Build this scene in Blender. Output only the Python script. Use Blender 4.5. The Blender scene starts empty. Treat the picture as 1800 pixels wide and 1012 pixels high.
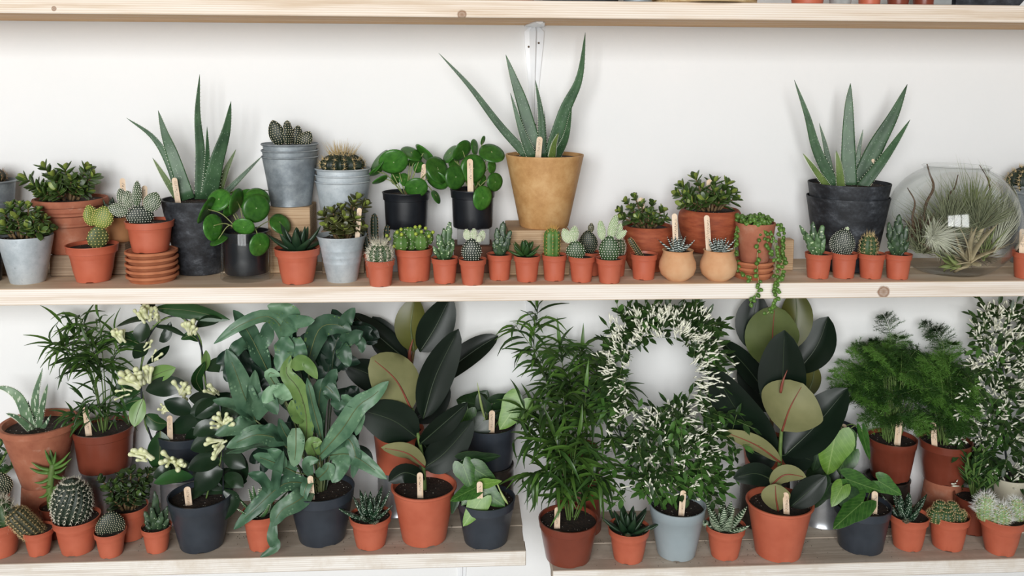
import bpy, math, random
from mathutils import Vector, Matrix, noise

scene = bpy.context.scene
V = Vector
# ------------------------------------------------------------------ camera
FPX, PPY = 1555.88, 320.1
YAW, PITCH, ROLL = 0.05807, 0.11652, -0.00538
CAM = V((0.0, -2.2846, 1.5855))
fwd = V((math.sin(YAW)*math.cos(PITCH), math.cos(YAW)*math.cos(PITCH), -math.sin(PITCH)))
_r = V((math.cos(YAW), -math.sin(YAW), 0)); _d = fwd.cross(_r)
right = _r*math.cos(ROLL) + _d*math.sin(ROLL)
down = -_r*math.sin(ROLL) + _d*math.cos(ROLL)
cd = bpy.data.cameras.new('camera'); cam = bpy.data.objects.new('camera', cd)
scene.collection.objects.link(cam); scene.camera = cam
cam.matrix_world = Matrix(((right.x, -down.x, -fwd.x, CAM.x), (right.y, -down.y, -fwd.y, CAM.y),
                           (right.z, -down.z, -fwd.z, CAM.z), (0, 0, 0, 1)))
cd.sensor_width = 36; cd.lens = FPX/1800*36; cd.shift_y = (PPY-506)/1800; cd.clip_start = .05
# ------------------------------------------------------------------ light
w = bpy.data.worlds.new('world'); scene.world = w; w.use_nodes = True
w.node_tree.nodes['Background'].inputs[0].default_value = (.97, .985, 1, 1)
w.node_tree.nodes['Background'].inputs[1].default_value = .085
def area(name, loc, target, sx, sy, power, col=(1, 1, 1)):
    l = bpy.data.lights.new(name, 'AREA'); l.shape = 'RECTANGLE'; l.size = sx; l.size_y = sy; l.energy = power; l.color = col
    o = bpy.data.objects.new(name, l); scene.collection.objects.link(o); o.location = loc
    o.rotation_euler = (V(target)-V(loc)).to_track_quat('-Z', 'Y').to_euler()
    return o
for wx in (-2.6, -1.2, .2):   # the three tall panes of the window wall facing the shelves
    area('window_light', (wx, -6.0, 2.3), (wx*.55, 0, 1.3), 1.2, 2.6, 122, (.985, .995, 1))
vs = scene.view_settings
vs.view_transform = 'Standard'; vs.look = 'None'; vs.gamma = 1; vs.use_curve_mapping = False; vs.exposure = .04
# ------------------------------------------------------------------ pixel -> place
def ray(px, py):
    return right*((px-900)/FPX) + down*((py-PPY)/FPX) + fwd
def atY(px, py, Y):
    r = ray(px, py); return CAM + r*((Y-CAM.y)/r.y)
def atZ(px, py, z):
    r = ray(px, py); return CAM + r*((z-CAM.z)/r.z)
def mpp(P): return (P-CAM).dot(fwd)/FPX
def toward(P): return (CAM-P).normalized()
# ------------------------------------------------------------------ builders
COL = scene.collection
class MB:
    def __init__(s): s.v = []; s.f = []; s.m = []
    def add(s, vs, fs, m=0):
        o = len(s.v); s.v += vs
        for f in fs: s.f.append(tuple(i+o for i in f)); s.m.append(m)
    def mesh(s, name, mats, off=None, sharp=.7, smooth=True):
        me = bpy.data.meshes.new(name)
        vv = [tuple(p-off) for p in s.v] if off is not None else [tuple(p) for p in s.v]
        me.from_pydata(vv, [], s.f)
        for m in (mats if isinstance(mats, (list, tuple)) else [mats]): me.materials.append(m)
        if any(s.m): me.polygons.foreach_set('material_index', s.m)
        if smooth:
            me.polygons.foreach_set('use_smooth', [True]*len(s.f))
            if sharp: me.set_sharp_from_angle(angle=sharp)
        me.update(); return me
    def build(s, name, mats, parent=None, sharp=.7, smooth=True, kind=None, label=None):
        off = W(parent) if parent else None
        o = bpy.data.objects.new(name, s.mesh(name, mats, off, sharp, smooth)); COL.objects.link(o)
        if parent: o.parent = parent
        if kind: o['kind'] = kind
        if label: o['label'] = label
        return o
def W(o):
    while o.parent: o = o.parent
    return V(o.location)
def thing(name, label, cat, loc, group=None):
    o = bpy.data.objects.new(name, None); COL.objects.link(o); o.empty_display_size = .02
    o.location = loc; o['label'] = label; o['category'] = cat
    if group: o['group'] = group
    return o
def tag(o, label, cat, group=None, kind=None):
    if label: o['label'] = label
    if cat: o['category'] = cat
    if group: o['group'] = group
    if kind: o['kind'] = kind
    return o
def put(me, name, parent, M, label=None):
    o = bpy.data.objects.new(name, me); COL.objects.link(o); o.parent = parent
    o.matrix_basis = Matrix.Translation(-W(parent)) @ M
    if label: o['label'] = label
    return o
def frame(pos, d, n, L, wd, th=None):
    d = d.normalized(); n = n - d*n.dot(d)
    if n.length < 1e-5: n = d.orthogonal()
    n.normalize(); s = d.cross(n)
    th = wd if th is None else th
    return Matrix(((s.x*wd, d.x*L, n.x*th, pos.x), (s.y*wd, d.y*L, n.y*th, pos.y), (s.z*wd, d.z*L, n.z*th, pos.z), (0, 0, 0, 1)))
def box(mb, lo, hi, m=0, bev=0.0):
    x0, y0, z0 = lo; x1, y1, z1 = hi; b = bev
    if b <= 0:
        v = [V(p) for p in ((x0,y0,z0),(x1,y0,z0),(x1,y1,z0),(x0,y1,z0),(x0,y0,z1),(x1,y0,z1),(x1,y1,z1),(x0,y1,z1))]
        mb.add(v, [(0,3,2,1),(4,5,6,7),(0,1,5,4),(1,2,6,5),(2,3,7,6),(3,0,4,7)], m); return
    v = []
    for sx, sy, sz in [(a, c, e) for a in (0, 1) for c in (0, 1) for e in (0, 1)]:
        X = (x0, x1)[sx]; Y = (y0, y1)[sy]; Z = (z0, z1)[sz]; dx = b*(1-2*sx); dy = b*(1-2*sy); dz = b*(1-2*sz)
        v += [V((X, Y+dy, Z+dz)), V((X+dx, Y, Z+dz)), V((X+dx, Y+dy, Z))]
    I = lambda a, c, e, k: (a*4+c*2+e)*3+k
    f = [(I(0,0,0,0),I(0,0,1,0),I(0,1,1,0),I(0,1,0,0)), (I(1,0,0,0),I(1,1,0,0),I(1,1,1,0),I(1,0,1,0)),
         (I(0,0,0,1),I(1,0,0,1),I(1,0,1,1),I(0,0,1,1)), (I(0,1,0,1),I(0,1,1,1),I(1,1,1,1),I(1,1,0,1)),
         (I(0,0,0,2),I(0,1,0,2),I(1,1,0,2),I(1,0,0,2)), (I(0,0,1,2),I(1,0,1,2),I(1,1,1,2),I(0,1,1,2))]
    for c in (0, 1):
        for e in (0, 1):
            f += [(I(0,c,e,1),I(1,c,e,1),I(1,c,e,2),I(0,c,e,2)), (I(c,0,e,0),I(c,1,e,0),I(c,1,e,2),I(c,0,e,2)), (I(c,e,0,0),I(c,e,1,0),I(c,e,1,1),I(c,e,0,1))]
    for a in (0, 1):
        for c in (0, 1):
            for e in (0, 1): f.append((I(a,c,e,0),I(a,c,e,1),I(a,c,e,2)))
    mb.add(v, f, m)
def lathe(mb, prof, c, seg=40, notch=None, m=0, rfun=None, close=True):
    c = V(c); n = len(prof); vs = []; fs = []
    for i, (r, z) in enumerate(prof):
        for k in range(seg):
            a = 2*math.pi*k/seg; rr = r*(rfun(a, z) if rfun else 1); zz = z
            if notch and z < notch[1]:
                for na in notch[0]:
                    if abs((a-na+math.pi) % (2*math.pi)-math.pi) < notch[2]: zz = notch[1]
            vs.append(c+V((rr*math.cos(a), rr*math.sin(a), zz)))
    for i in range(n-1):
        for k in range(seg):
            k2 = (k+1) % seg; fs.append((i*seg+k, i*seg+k2, (i+1)*seg+k2, (i+1)*seg+k))
    if close:
        for i, up in ((0, 0), (n-1, 1)):
            r, z = prof[i]
            if r > 1e-5:
                q = [i*seg+k for k in range(seg)]; fs.append(tuple(q if up else q[::-1]))
    mb.add(vs, fs, m)
def tube(mb, pts, rad, seg=6, m=0, cap=True):
    n = len(pts); vs = []; fs = []; up = V((.31, .2, .93))
    for i, p in enumerate(pts):
        t = (pts[min(i+1, n-1)]-pts[max(i-1, 0)])
        if t.length < 1e-9: t = V((0, 0, 1))
        t.normalize(); a = up-t*up.dot(t)
        if a.length < .05: a = t.orthogonal()
        a.normalize(); b = t.cross(a); up = a; r = rad[i] if isinstance(rad, (list, tuple)) else rad
        for k in range(seg):
            q = 2*math.pi*k/seg; vs.append(p+(a*math.cos(q)+b*math.sin(q))*r)
    for i in range(n-1):
        for k in range(seg):
            k2 = (k+1) % seg; fs.append((i*seg+k, i*seg+k2, (i+1)*seg+k2, (i+1)*seg+k))
    if cap: fs += [tuple(range(seg))[::-1], tuple((n-1)*seg+k for k in range(seg))]
    mb.add(vs, fs, m)
def cr(P, n):
    """resample control points (tuples or Vectors) with a Catmull-Rom curve"""
    P = [V(p) if not isinstance(p, Vector) else p for p in P]
    if len(P) == 2: return [P[0].lerp(P[1], i/n) for i in range(n+1)]
    Q = [P[0]*2-P[1]]+P+[P[-1]*2-P[-2]]; out = []
    for i in range(n+1):
        u = i/n*(len(P)-1); k = min(int(u), len(P)-2); t = u-k; a, b, c, d = Q[k:k+4]
        out.append(.5*((2*b)+(c-a)*t+(2*a-5*b+4*c-d)*t*t+(3*b-a-3*c+d)*t**3))
    return out
PROF = {'ellip': lambda t: math.sin(math.pi*min(t, 1))**.72 if 0 < t < 1 else 0, 'lance': lambda t: max(0, math.sin(math.pi*t**.62))**.85,
        'obov': lambda t: max(0, math.sin(math.pi*t**1.35))**.62, 'taper': lambda t: (1-t)**.72*(.88+.12*math.sin(math.pi*t)) if t < 1 else 0,
        'strap': lambda t: min(1, (t+.08)*4)*max(0, 1-t**5)**.7, 'rubber': lambda t: max(0, math.sin(math.pi*t**.98))**.6,
        'haw': lambda t: (1-t**1.6)**.9*(.8+.35*t)}
def leaf(mb, path, wd, hint, prof='ellip', fold=.18, wav=0, thick=.0007, nu=4, flip=False, rnd=None, curl=0, wfreq=7):
    """two-skinned thin blade: material 0 on the face towards hint, 1 on the other"""
    n = len(path)-1; top = []; bot = []; f = PROF[prof] if isinstance(prof, str) else prof; ph = (rnd or random).random()*6
    for i, p in enumerate(path):
        t = i/n; T = (path[min(i+1, n)]-path[max(i-1, 0)]).normalized(); N = hint(t) if callable(hint) else hint
        N = N-T*N.dot(T)
        N = N.normalized() if N.length > 1e-6 else T.orthogonal(); S = T.cross(N); hw = wd/2*max(f(t), .02)
        for j in range(nu+1):
            s = j/nu*2-1
            q = p+S*(s*hw)+N*(abs(s)*hw*fold*2-curl*s*s*hw)+N*(wav*hw*math.sin(ph+t*wfreq+s*2.2)*abs(s))
            top.append(q+N*thick*.5); bot.append(q-N*thick*.5)
    k = nu+1; fs = []; fb = []; o = len(top)
    for i in range(n):
        for j in range(nu):
            a = (i*k+j, i*k+j+1, (i+1)*k+j+1, (i+1)*k+j); fs.append(a); fb.append(tuple(x+o for x in a[::-1]))
    E = []
    for i in range(n):
        a, b = i*k, (i+1)*k; E.append((b, b+o, a+o, a)); a, b = i*k+nu, (i+1)*k+nu; E.append((a, a+o, b+o, b))
    base = len(mb.v); mb.add(top+bot, fs, 1 if flip else 0)
    for q in fb: mb.f.append(tuple(x+base for x in q)); mb.m.append(0 if flip else 1)
    for q in E: mb.f.append(tuple(x+base for x in q)); mb.m.append(0)
def fat(mb, path, wd, hint, prof='taper', th=.35, ch=.25, seg=8, m=0, cap=True):
    """solid succulent blade, lens section with a channelled upper face"""
    n = len(path)-1; f = PROF[prof] if isinstance(prof, str) else prof; vs = []; fs = []; edges = []
    for i, p in enumerate(path):
        t = i/n; T = (path[min(i+1, n)]-path[max(i-1, 0)]).normalized(); N = hint-T*hint.dot(T)
        N = N.normalized() if N.length > 1e-6 else T.orthogonal(); S = T.cross(N); hw = wd/2*max(f(t), .015)
        for k in range(seg):
            a = 2*math.pi*k/seg; x = math.cos(a); y = math.sin(a)
            vs.append(p+S*x*hw+N*(y*hw*th*(1.3 if y < 0 else .6)+ch*x*x*hw))
        edges.append((p+S*hw+N*ch*hw, p-S*hw+N*ch*hw, S))
    for i in range(n):
        for k in range(seg):
            k2 = (k+1) % seg; fs.append((i*seg+k, i*seg+k2, (i+1)*seg+k2, (i+1)*seg+k))
    if cap: fs += [tuple(range(seg))[::-1], tuple(n*seg+k for k in range(seg))]
    mb.add(vs, fs, m); return edges
def spike(mb, p, d, L, r, m=0):
    d = d.normalized(); a = d.orthogonal().normalized(); b = d.cross(a)
    mb.add([p+a*r, p-a*.5*r+b*.87*r, p-a*.5*r-b*.87*r, p+d*L], [(0, 1, 3), (1, 2, 3), (2, 0, 3), (2, 1, 0)], m)
def dot(mb, p, n, r, m=0):
    n = n.normalized(); a = n.orthogonal().normalized(); b = n.cross(a)
    mb.add([p+a*r, p+b*r, p-a*r, p-b*r, p+n*r*.9], [(0, 1, 4), (1, 2, 4), (2, 3, 4), (3, 0, 4), (3, 2, 1, 0)], m)
# ------------------------------------------------------------------ materials
def C(r, g, b):
    f = lambda x: (x/255/12.92) if x/255 <= .04045 else ((x/255+.055)/1.055)**2.4
    return (f(r), f(g), f(b), 1)
class NT:
    def __init__(s, name):
        s.m = bpy.data.materials.new(name); s.m.use_nodes = True; s.t = s.m.node_tree; s.b = s.t.nodes['Principled BSDF']
    def n(s, ty, **k):
        x = s.t.nodes.new(ty)
        for a, b in k.items():
            if a.startswith('_'): setattr(x, a[1:], b)
            else: x.inputs[a.replace('__', ' ')].default_value = b
        return x
    def l(s, a, b): s.t.links.new(a, b)
    def coord(s, sc=(1, 1, 1), out='Object'):
        c = s.n('ShaderNodeTexCoord'); mp = s.n('ShaderNodeMapping'); mp.inputs['Scale'].default_value = sc; s.l(c.outputs[out], mp.inputs[0]); return mp.outputs[0]
    def noise(s, co, scale, detail=3, rough=.55):
        x = s.n('ShaderNodeTexNoise', Scale=scale, Detail=detail, Roughness=rough); s.l(co, x.inputs['Vector']); return x.outputs[0]
    def ramp(s, fac, stops):
        x = s.n('ShaderNodeValToRGB'); e = x.color_ramp.elements
        while len(e) < len(stops): e.new(.5)
        for i, (p, c) in enumerate(stops): e[i].position = p; e[i].color = c
        s.l(fac, x.inputs[0]); return x.outputs[0]
    def mix(s, fac, a, b):
        x = s.n('ShaderNodeMix', _data_type='RGBA')
        for v, i in ((fac, 0), (a, 6), (b, 7)):
            if hasattr(v, 'is_output'): s.l(v, x.inputs[i])
            else: x.inputs[i].default_value = v
        return x.outputs[2]
    def math(s, op, a, b=0.0):
        x = s.n('ShaderNodeMath', _operation=op)
        for v, i in ((a, 0), (b, 1)):
            if hasattr(v, 'is_output'): s.l(v, x.inputs[i])
            else: x.inputs[i].default_value = v
        return x.outputs[0]
    def bump(s, h, st=.3, dist=.002):
        x = s.n('ShaderNodeBump', Strength=st, Distance=dist); s.l(h, x.inputs['Height']); s.l(x.outputs[0], s.b.inputs['Normal'])
    def set(s, **k):
        for a, b in k.items():
            i = s.b.inputs[a.replace('__', ' ')]
            if hasattr(b, 'is_output'): s.l(b, i)
            else: i.default_value = b
        return s
WH = (1, 1, 1, 1); BK = (0, 0, 0, 1)
MATS = {}
def pmat(name, col, col2=None, rough=.5, scale=25, metal=0, bump=0, spec=.5, lo=.35, hi=.65):
    """plain two-tone noise material"""
    if name in MATS: return MATS[name]
    t = NT(name); co = t.coord()
    if col2: t.set(Base__Color=t.ramp(t.noise(co, scale), [(lo, col), (hi, col2)]))
    else: t.set(Base__Color=col)
    t.set(Roughness=rough, Metallic=metal); t.b.inputs['Specular IOR Level'].default_value = spec
    if bump: t.bump(t.noise(co, scale*6), bump)
    MATS[name] = t.m; return t.m
def leafmat(name, col, col2, rough=.42, scale=30, tint=.12, spec=.45, spots=None, band=None, var=.25, eye=None, vein=None):
    """leaf skin; spots=(colour, scale, size), band=(colour, scale) across; some light passes through"""
    if name in MATS: return MATS[name]
    t = NT(name); co = t.coord(); c = t.ramp(t.noise(co, scale), [(.3, col), (.7, col2)])
    oi = t.n('ShaderNodeObjectInfo'); hs = t.n('ShaderNodeHueSaturation')
    t.l(t.math('MULTIPLY_ADD', oi.outputs['Random'], var*2), hs.inputs['Value'])
    hs.inputs['Value'].links[0].from_node.inputs[2].default_value = 1-var; t.l(c, hs.inputs['Color']); c = hs.outputs[0]
    if spots:
        v = t.n('ShaderNodeTexVoronoi', Scale=spots[1]); t.l(t.coord(spots[3] if len(spots) > 3 else (1, 1, 1)), v.inputs['Vector'])
        c = t.mix(t.ramp(v.outputs['Distance'], [(spots[2], WH), (spots[2]+.08, BK)]), c, spots[0])
    if band:
        wv = t.n('ShaderNodeTexWave', Scale=band[1], Distortion=2.5); wv.bands_direction = 'Z'; wv.inputs['Detail Scale'].default_value = 3; t.l(co, wv.inputs[0])
        c = t.mix(t.ramp(wv.outputs['Fac'], [(band[2], BK), (band[2]+.12, WH)]), c, band[0])
    if eye or vein:      # unit leaves: stalk spot at the origin, veins along the blade
        tc = t.n('ShaderNodeTexCoord'); sx = t.n('ShaderNodeSeparateXYZ'); t.l(tc.outputs['Object'], sx.inputs[0])
        if eye: ln = t.n('ShaderNodeVectorMath', _operation='LENGTH'); t.l(tc.outputs['Object'], ln.inputs[0]); c = t.mix(t.ramp(ln.outputs['Value'], [(.026, WH), (.04, BK)]), c, eye)
        if vein:
            ax = t.math('ABSOLUTE', sx.outputs[0]); c = t.mix(t.math('MULTIPLY', t.ramp(ax, [(.008, WH), (.022, BK)]), .6), c, vein)
            sv = t.math('SINE', t.math('MULTIPLY', t.math('SUBTRACT', sx.outputs[1], t.math('MULTIPLY', ax, .9)), 46.0)); c = t.mix(t.math('MULTIPLY', t.ramp(sv, [(.9, BK), (1.0, WH)]), .3), c, vein)
    t.set(Base__Color=c, Roughness=rough); t.b.inputs['Specular IOR Level'].default_value = spec
    if tint:
        tr = t.n('ShaderNodeBsdfTranslucent'); t.l(c, tr.inputs[0]); mx = t.n('ShaderNodeMixShader'); mx.inputs[0].default_value = tint
        t.l(t.b.outputs[0], mx.inputs[1]); t.l(tr.outputs[0], mx.inputs[2]); t.l(mx.outputs[0], t.t.nodes['Material Output'].inputs[0])
    MATS[name] = t.m; return t.m
def woodmat(name, c1, c2, c3, knots=(), rough=.65, gscale=1.0, stain=None):
    t = NT(name); co = t.coord((1.4*gscale, 22*gscale, 34*gscale)); g = t.noise(co, 2.2, 5, .6)
    fine = t.noise(t.coord((6*gscale, 160*gscale, 240*gscale)), 1.5, 3); c = t.ramp(g, [(.3, c1), (.5, c2), (.68, c3)])
    c = t.mix(t.math('MULTIPLY', fine, .38), c, c2)
    wv = t.n('ShaderNodeTexWave', Scale=1.0, Distortion=3.2, Detail=2); wv.bands_direction = 'Z'; t.l(t.coord((.55, 6, 62)), wv.inputs[0])
    c = t.mix(t.ramp(wv.outputs['Fac'], [(.72, BK), (.98, (.55, .55, .55, 1))]), c, c1)
    if stain:
        s = t.noise(t.coord((1, 1, 1)), 9, 5, .7); c = t.mix(t.ramp(s, [(.48, BK), (.72, WH)]), c, stain)
    if knots:
        tc = t.n('ShaderNodeTexCoord')
        for (kx, ky, kz, r) in knots:
            vm = t.n('ShaderNodeVectorMath', _operation='DISTANCE'); t.l(tc.outputs['Object'], vm.inputs[0]); vm.inputs[1].default_value = (kx, ky, kz)
            d = t.math('MULTIPLY_ADD', t.noise(tc.outputs['Object'], 120), r*.5); dd = t.math('ADD', vm.outputs['Value'], d)
            d.node.inputs[2].default_value = -r*.25
            c = t.mix(t.ramp(t.math('DIVIDE', dd, r), [(.0, (.85, .85, .85, 1)), (.5, (.6, .6, .6, 1)), (.74, (.9, .9, .9, 1)), (1, BK)]), c, C(135, 95, 65))
    t.set(Base__Color=c, Roughness=rough); t.b.inputs['Specular IOR Level'].default_value = .3; t.bump(g, .15, .001)
    return t.m
# ------------------------------------------------------------------ structure
t = NT('white_plaster'); co = t.coord()
t.set(Base__Color=t.ramp(t.noise(co, 3, 4), [(.3, C(240, 240, 239)), (.7, C(236, 237, 236))]), Roughness=.85); t.bump(t.noise(co, 90, 6, .7), .35, .0015); M_WALL = t.m
M_FLOOR = woodmat('floor_boards', C(168, 165, 161), C(184, 181, 177), C(194, 192, 188))
WY = .05    # plane of the wall
mb = MB(); box(mb, (-3.2, WY, 0), (3.4, WY+.12, 2.9)); tag(mb.build('wall_back', M_WALL, smooth=False), 'white plastered wall behind the shelves', None, kind='structure')
mb = MB(); box(mb, (-3.2, -8, -.05), (3.4, .12, 0)); tag(mb.build('floor', M_FLOOR, smooth=False), 'pale grey floor below the shelves', None, kind='structure')
ZT, ZM, ZL, ZR, DS, DL = 1.7234, 1.1, .4386, .3844, .235, .2448
kn = atY(1553, 513, -DS)
kx = [(kn.x-.125, kn.y+DS/2, kn.z-(ZM-.0385), .017)]    # in the plank's own space
M_W1 = woodmat('pale_pine', C(212, 192, 170), C(238, 227, 215), C(245, 238, 229), kx)
k2 = atY(812, 26, -DS); k3 = atY(1455, 40, -.2); k4 = atY(95, 15, -DS)
M_W0 = woodmat('pine_top_shelf', C(206, 180, 150), C(236, 221, 204), C(243, 232, 219), [(k2.x-.125, k2.y+DS/2, k2.z-ZT, .012), (k4.x-.125, k4.y+DS/2, k4.z-ZT, .006)])
M_W3 = woodmat('weathered_pine', C(196, 182, 166), C(238, 232, 223), C(244, 240, 233), (), .75, 1, C(214, 202, 186))
M_W3T = woodmat('bare_weathered_top', C(170, 154, 136), C(204, 190, 172), C(216, 204, 188), (), .8, 1, C(178, 162, 144))
M_BLOCK = woodmat('block_wood', C(150, 118, 85), C(188, 158, 124), C(205, 178, 146), (), .7, 2)
M_BLOCKG = woodmat('grey_block_wood', C(118, 98, 78), C(146, 124, 102), C(165, 144, 120), (), .75, 2)
def shelf(name, label, x0, x1, ztop, th, D, mat, cuts, top=None, under=None):
    r = thing(name, label, 'shelf', (0.5*(x0+x1), -D/2, ztop-th))
    ys = [-D]+cuts+[WY]
    for i in range(len(ys)-1):
        mb = MB(); dz = (0, -.0012, .0)[i % 3]
        box(mb, (x0+.002*(i == 1), ys[i]+(.0008 if i else 0), ztop-th), (x1-.002*(i == 1), ys[i+1]-.0008*(i < len(ys)-2), ztop+dz), 0, .0016)
        if top: mb.m = [0 if (i == 0 and q == 2) else 1 for q in range(len(mb.m))]    # only the front edge is painted
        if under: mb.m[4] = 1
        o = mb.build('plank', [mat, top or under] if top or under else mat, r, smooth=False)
    return r
THM = .0385
shelf('wall_shelf', 'long pale pine shelf running across the middle, small pots lining its edge', -1.75, 2.0, ZM, THM, DS, M_W1, [-.150, -.070], woodmat('planed_top', C(208, 180, 146), C(236, 214, 188), C(243, 226, 204)))
shelf('wall_shelf', 'pale pine top shelf seen from below along the upper edge', -1.75, 2.0, ZT+.0395, .0395, DS, M_W0, [-.150, -.070], under=woodmat('bounce_tan_underside', C(190, 140, 88), C(218, 174, 124), C(228, 192, 146), (), .6, 1))  # underside tan carries warm light bounced from below, put into its colour
xe = atZ(925, 970, ZL).x; thl = ZL-atY(925, 994, -DL).z
shelf('wall_shelf', 'weathered whitish lower shelf on the left ending beside a gap', -1.75, xe, ZL, thl, DL, M_W3, [-.195, -.12], M_W3T)
xs = atZ(972, 1006, ZR).x; thr = ZR-atY(1640, 1010, -DL).z
shelf('wall_shelf', 'weathered whitish lower shelf on the right carrying jasmine and ferns', xs, 2.0, ZR, thr, DL, M_W3, [-.195, -.12], M_W3T)
# ------------------------------------------------------------------ brackets
M_BRK = pmat('white_painted_metal', C(243, 244, 245), C(236, 238, 240), .35, 12)
M_SCREW = pmat('screw_metal', C(70, 60, 52), C(110, 90, 70), .5, 200, .6)
def bracket(px, zs, label, H=.30, Dp=.17):
    X = atY(px, 300, -.03).x; r = thing('shelf_bracket', label, 'bracket', (X, WY, zs-H))
    mb = MB(); w2 = .026    # wall leg, folded and tapering, ridge in its middle
    prof = []
    for i, (z, hw, yy) in enumerate([(zs-H, .007, .004), (zs-H*.55, .013, .008), (zs-.05, .024, .014), (zs-.016, .026, .016), (zs-.002, .012, .018)]):
        prof.append((z, hw, yy))
    vs = []
    for z, hw, yy in prof: vs += [V((X-hw, -.0025-yy*.35, z)), V((X-hw*.5, -.003-yy*.5, z)), V((X+hw*.12, -.004-yy, z)), V((X+hw*.3, -.003-yy*.4, z)), V((X+hw, -.0025-yy*.3, z)), V((X+hw, 0, z)), V((X-hw, 0, z))]
    fs = []
    for i in range(len(prof)-1):
        for k in range(7): k2 = (k+1) % 7; fs.append((i*7+k, i*7+k2, i*7+7+k2, i*7+7+k))
    fs += [tuple(range(7))[::-1], tuple(len(prof)*7-7+k for k in range(7))]
    vs = [v+V((0, WY, 0)) for v in vs]; mb.add(vs, fs); mb.build('wall_leg', M_BRK, r, smooth=False)
    mb = MB()   # shelf leg below the board
    vs = []
    for y, hw in [(0, .025), (-Dp*.25, .024), (-Dp*.9, .014), (-Dp, .008)]: vs += [V((X-hw, y, zs)), V((X+hw, y, zs)), V((X+hw, y, zs-.003)), V((X+hw*.1, y, zs-.006)), V((X-hw, y, zs-.003))]
    fs = [(i*5+k, i*5+(k+1) % 5, i*5+5+(k+1) % 5, i*5+5+k) for i in range(3) for k in range(5)]+[(4, 3, 2, 1, 0), (15, 16, 17, 18, 19)]
    vs = [v+V((0, WY, 0)) for v in vs]; mb.add(vs, fs); mb.build('shelf_leg', M_BRK, r, smooth=False)
    for dx, dz in ((-.014, .055), (.012, .045), (.004, H*.86)):
        mb = MB(); lathe(mb, [(.0028, 0), (.0028, .0012), (.0012, .0022)], (0, 0, 0), 10)
        for v in mb.v: v.xyz = (X+dx+v.x, WY-.0085-(.0035 if dx == .004 else 0)-v.z+(.003 if dx == .004 else 0), zs-dz+v.y)
        mb.build('screw', M_SCREW, r)
    return r
bracket(941, ZT-.0005, 'white metal bracket behind the aloe, below the top shelf')
bracket(944, ZM-THM-.0005, 'white metal bracket below the middle shelf beside the rubber plant', .27)
bracket(811, ZL-thl-.0005, 'white metal bracket below the left lower shelf', .27)
# ------------------------------------------------------------------ pot materials
M_TC = pmat('terracotta_plastic', C(182, 92, 66), C(195, 105, 78), .4, 14)
M_TCD = pmat('brown_plastic', C(116, 56, 40), C(128, 64, 47), .28, 10)
t = NT('old_terracotta'); co = t.coord(); c = t.ramp(t.noise(co, 22, 5), [(.3, C(150, 86, 62)), (.55, C(170, 105, 78)), (.75, C(184, 134, 110))])
c = t.mix(t.ramp(t.noise(t.coord((1, 1, 2)), 14, 6, .7), [(.6, BK), (.8, (.6, .6, .6, 1))]), c, C(222, 196, 178)); t.set(Base__Color=c, Roughness=.85); t.bump(t.noise(co, 200), .2); M_OLD = t.m
t = NT('red_clay'); co = t.coord((1, 1, 5)); c = t.ramp(t.noise(co, 16, 5, .65), [(.3, C(118, 54, 32)), (.5, C(156, 76, 45)), (.72, C(178, 100, 64))]); t.set(Base__Color=c, Roughness=.75); t.bump(t.noise(co, 90), .25); M_RED = t.m
M_CLAY = pmat('pale_clay', C(206, 152, 108), C(220, 176, 134), .8, 18, bump=.08)
M_SAUCER = pmat('saucer_clay', C(172, 102, 66), C(188, 119, 82), .85, 30, bump=.1)
t = NT('scuffed_black'); co = t.coord((1, 1, 1.5)); c = t.ramp(t.noise(co, 26, 7, .72), [(.42, C(27, 29, 33)), (.56, C(52, 55, 60)), (.72, C(100, 104, 109))]); t.set(Base__Color=c, Roughness=.62); M_BLK = t.m
M_BLKP = pmat('black_plastic', C(23, 25, 29), C(31, 34, 39), .34, 20)
M_SLATE = pmat('slate_plastic', C(46, 52, 60), C(55, 61, 69), .38, 20)
M_GREYP = pmat('grey_plastic', C(150, 162, 166), C(160, 172, 176), .38, 12)
t = NT('gold_pot'); co = t.coord(); c = t.ramp(t.noise(co, 17, 7, .7), [(.3, C(172, 124, 72)), (.5, C(196, 150, 96)), (.72, C(214, 174, 122))]); t.set(Base__Color=c, Roughness=.6); t.bump(t.noise(co, 120), .08); M_GOLD = t.m
def galv(name, a, b, c3, metal=.35):
    t = NT(name); co = t.coord(); n1 = t.noise(co, 18, 6, .7); n2 = t.noise(co, 90, 4, .7)
    c = t.ramp(n1, [(.3, a), (.52, b), (.72, c3)]); c = t.mix(t.ramp(n2, [(.62, BK), (.78, (.6, .6, .6, 1))]), c, C(110, 116, 120))
    c = t.mix(t.ramp(t.noise(t.coord((1, 1, 2.5)), 13, 5, .7), [(.7, BK), (.82, (.7, .7, .7, 1))]), c, C(150, 118, 100))
    t.set(Base__Color=c, Roughness=.5, Metallic=metal); return t.m
M_GALV = galv('galvanised_dark', C(108, 116, 122), C(142, 150, 155), C(176, 183, 186))
M_GALVL = galv('galvanised_pale', C(158, 168, 173), C(186, 194, 198), C(206, 212, 214), .2)
M_TIN = pmat('tin_can_metal', C(182, 186, 190), C(204, 208, 211), .3, 30, .8)
M_TIND = pmat('dark_tin_metal', C(70, 66, 62), C(98, 92, 86), .35, 30, .7)
M_CREAM = pmat('cream_ceramic', C(216, 210, 188), C(206, 200, 176), .35, 10)
t = NT('potting_soil'); co = t.coord(); c = t.ramp(t.noise(co, 140, 5, .7), [(.35, C(24, 18, 14)), (.6, C(52, 38, 28)), (.8, C(96, 70, 48))])
v = t.n('ShaderNodeTexVoronoi', Scale=170.0); t.l(co, v.inputs['Vector']); cc = t.n('ShaderNodeSeparateColor'); t.l(v.outputs['Color'], cc.inputs[0])
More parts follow.
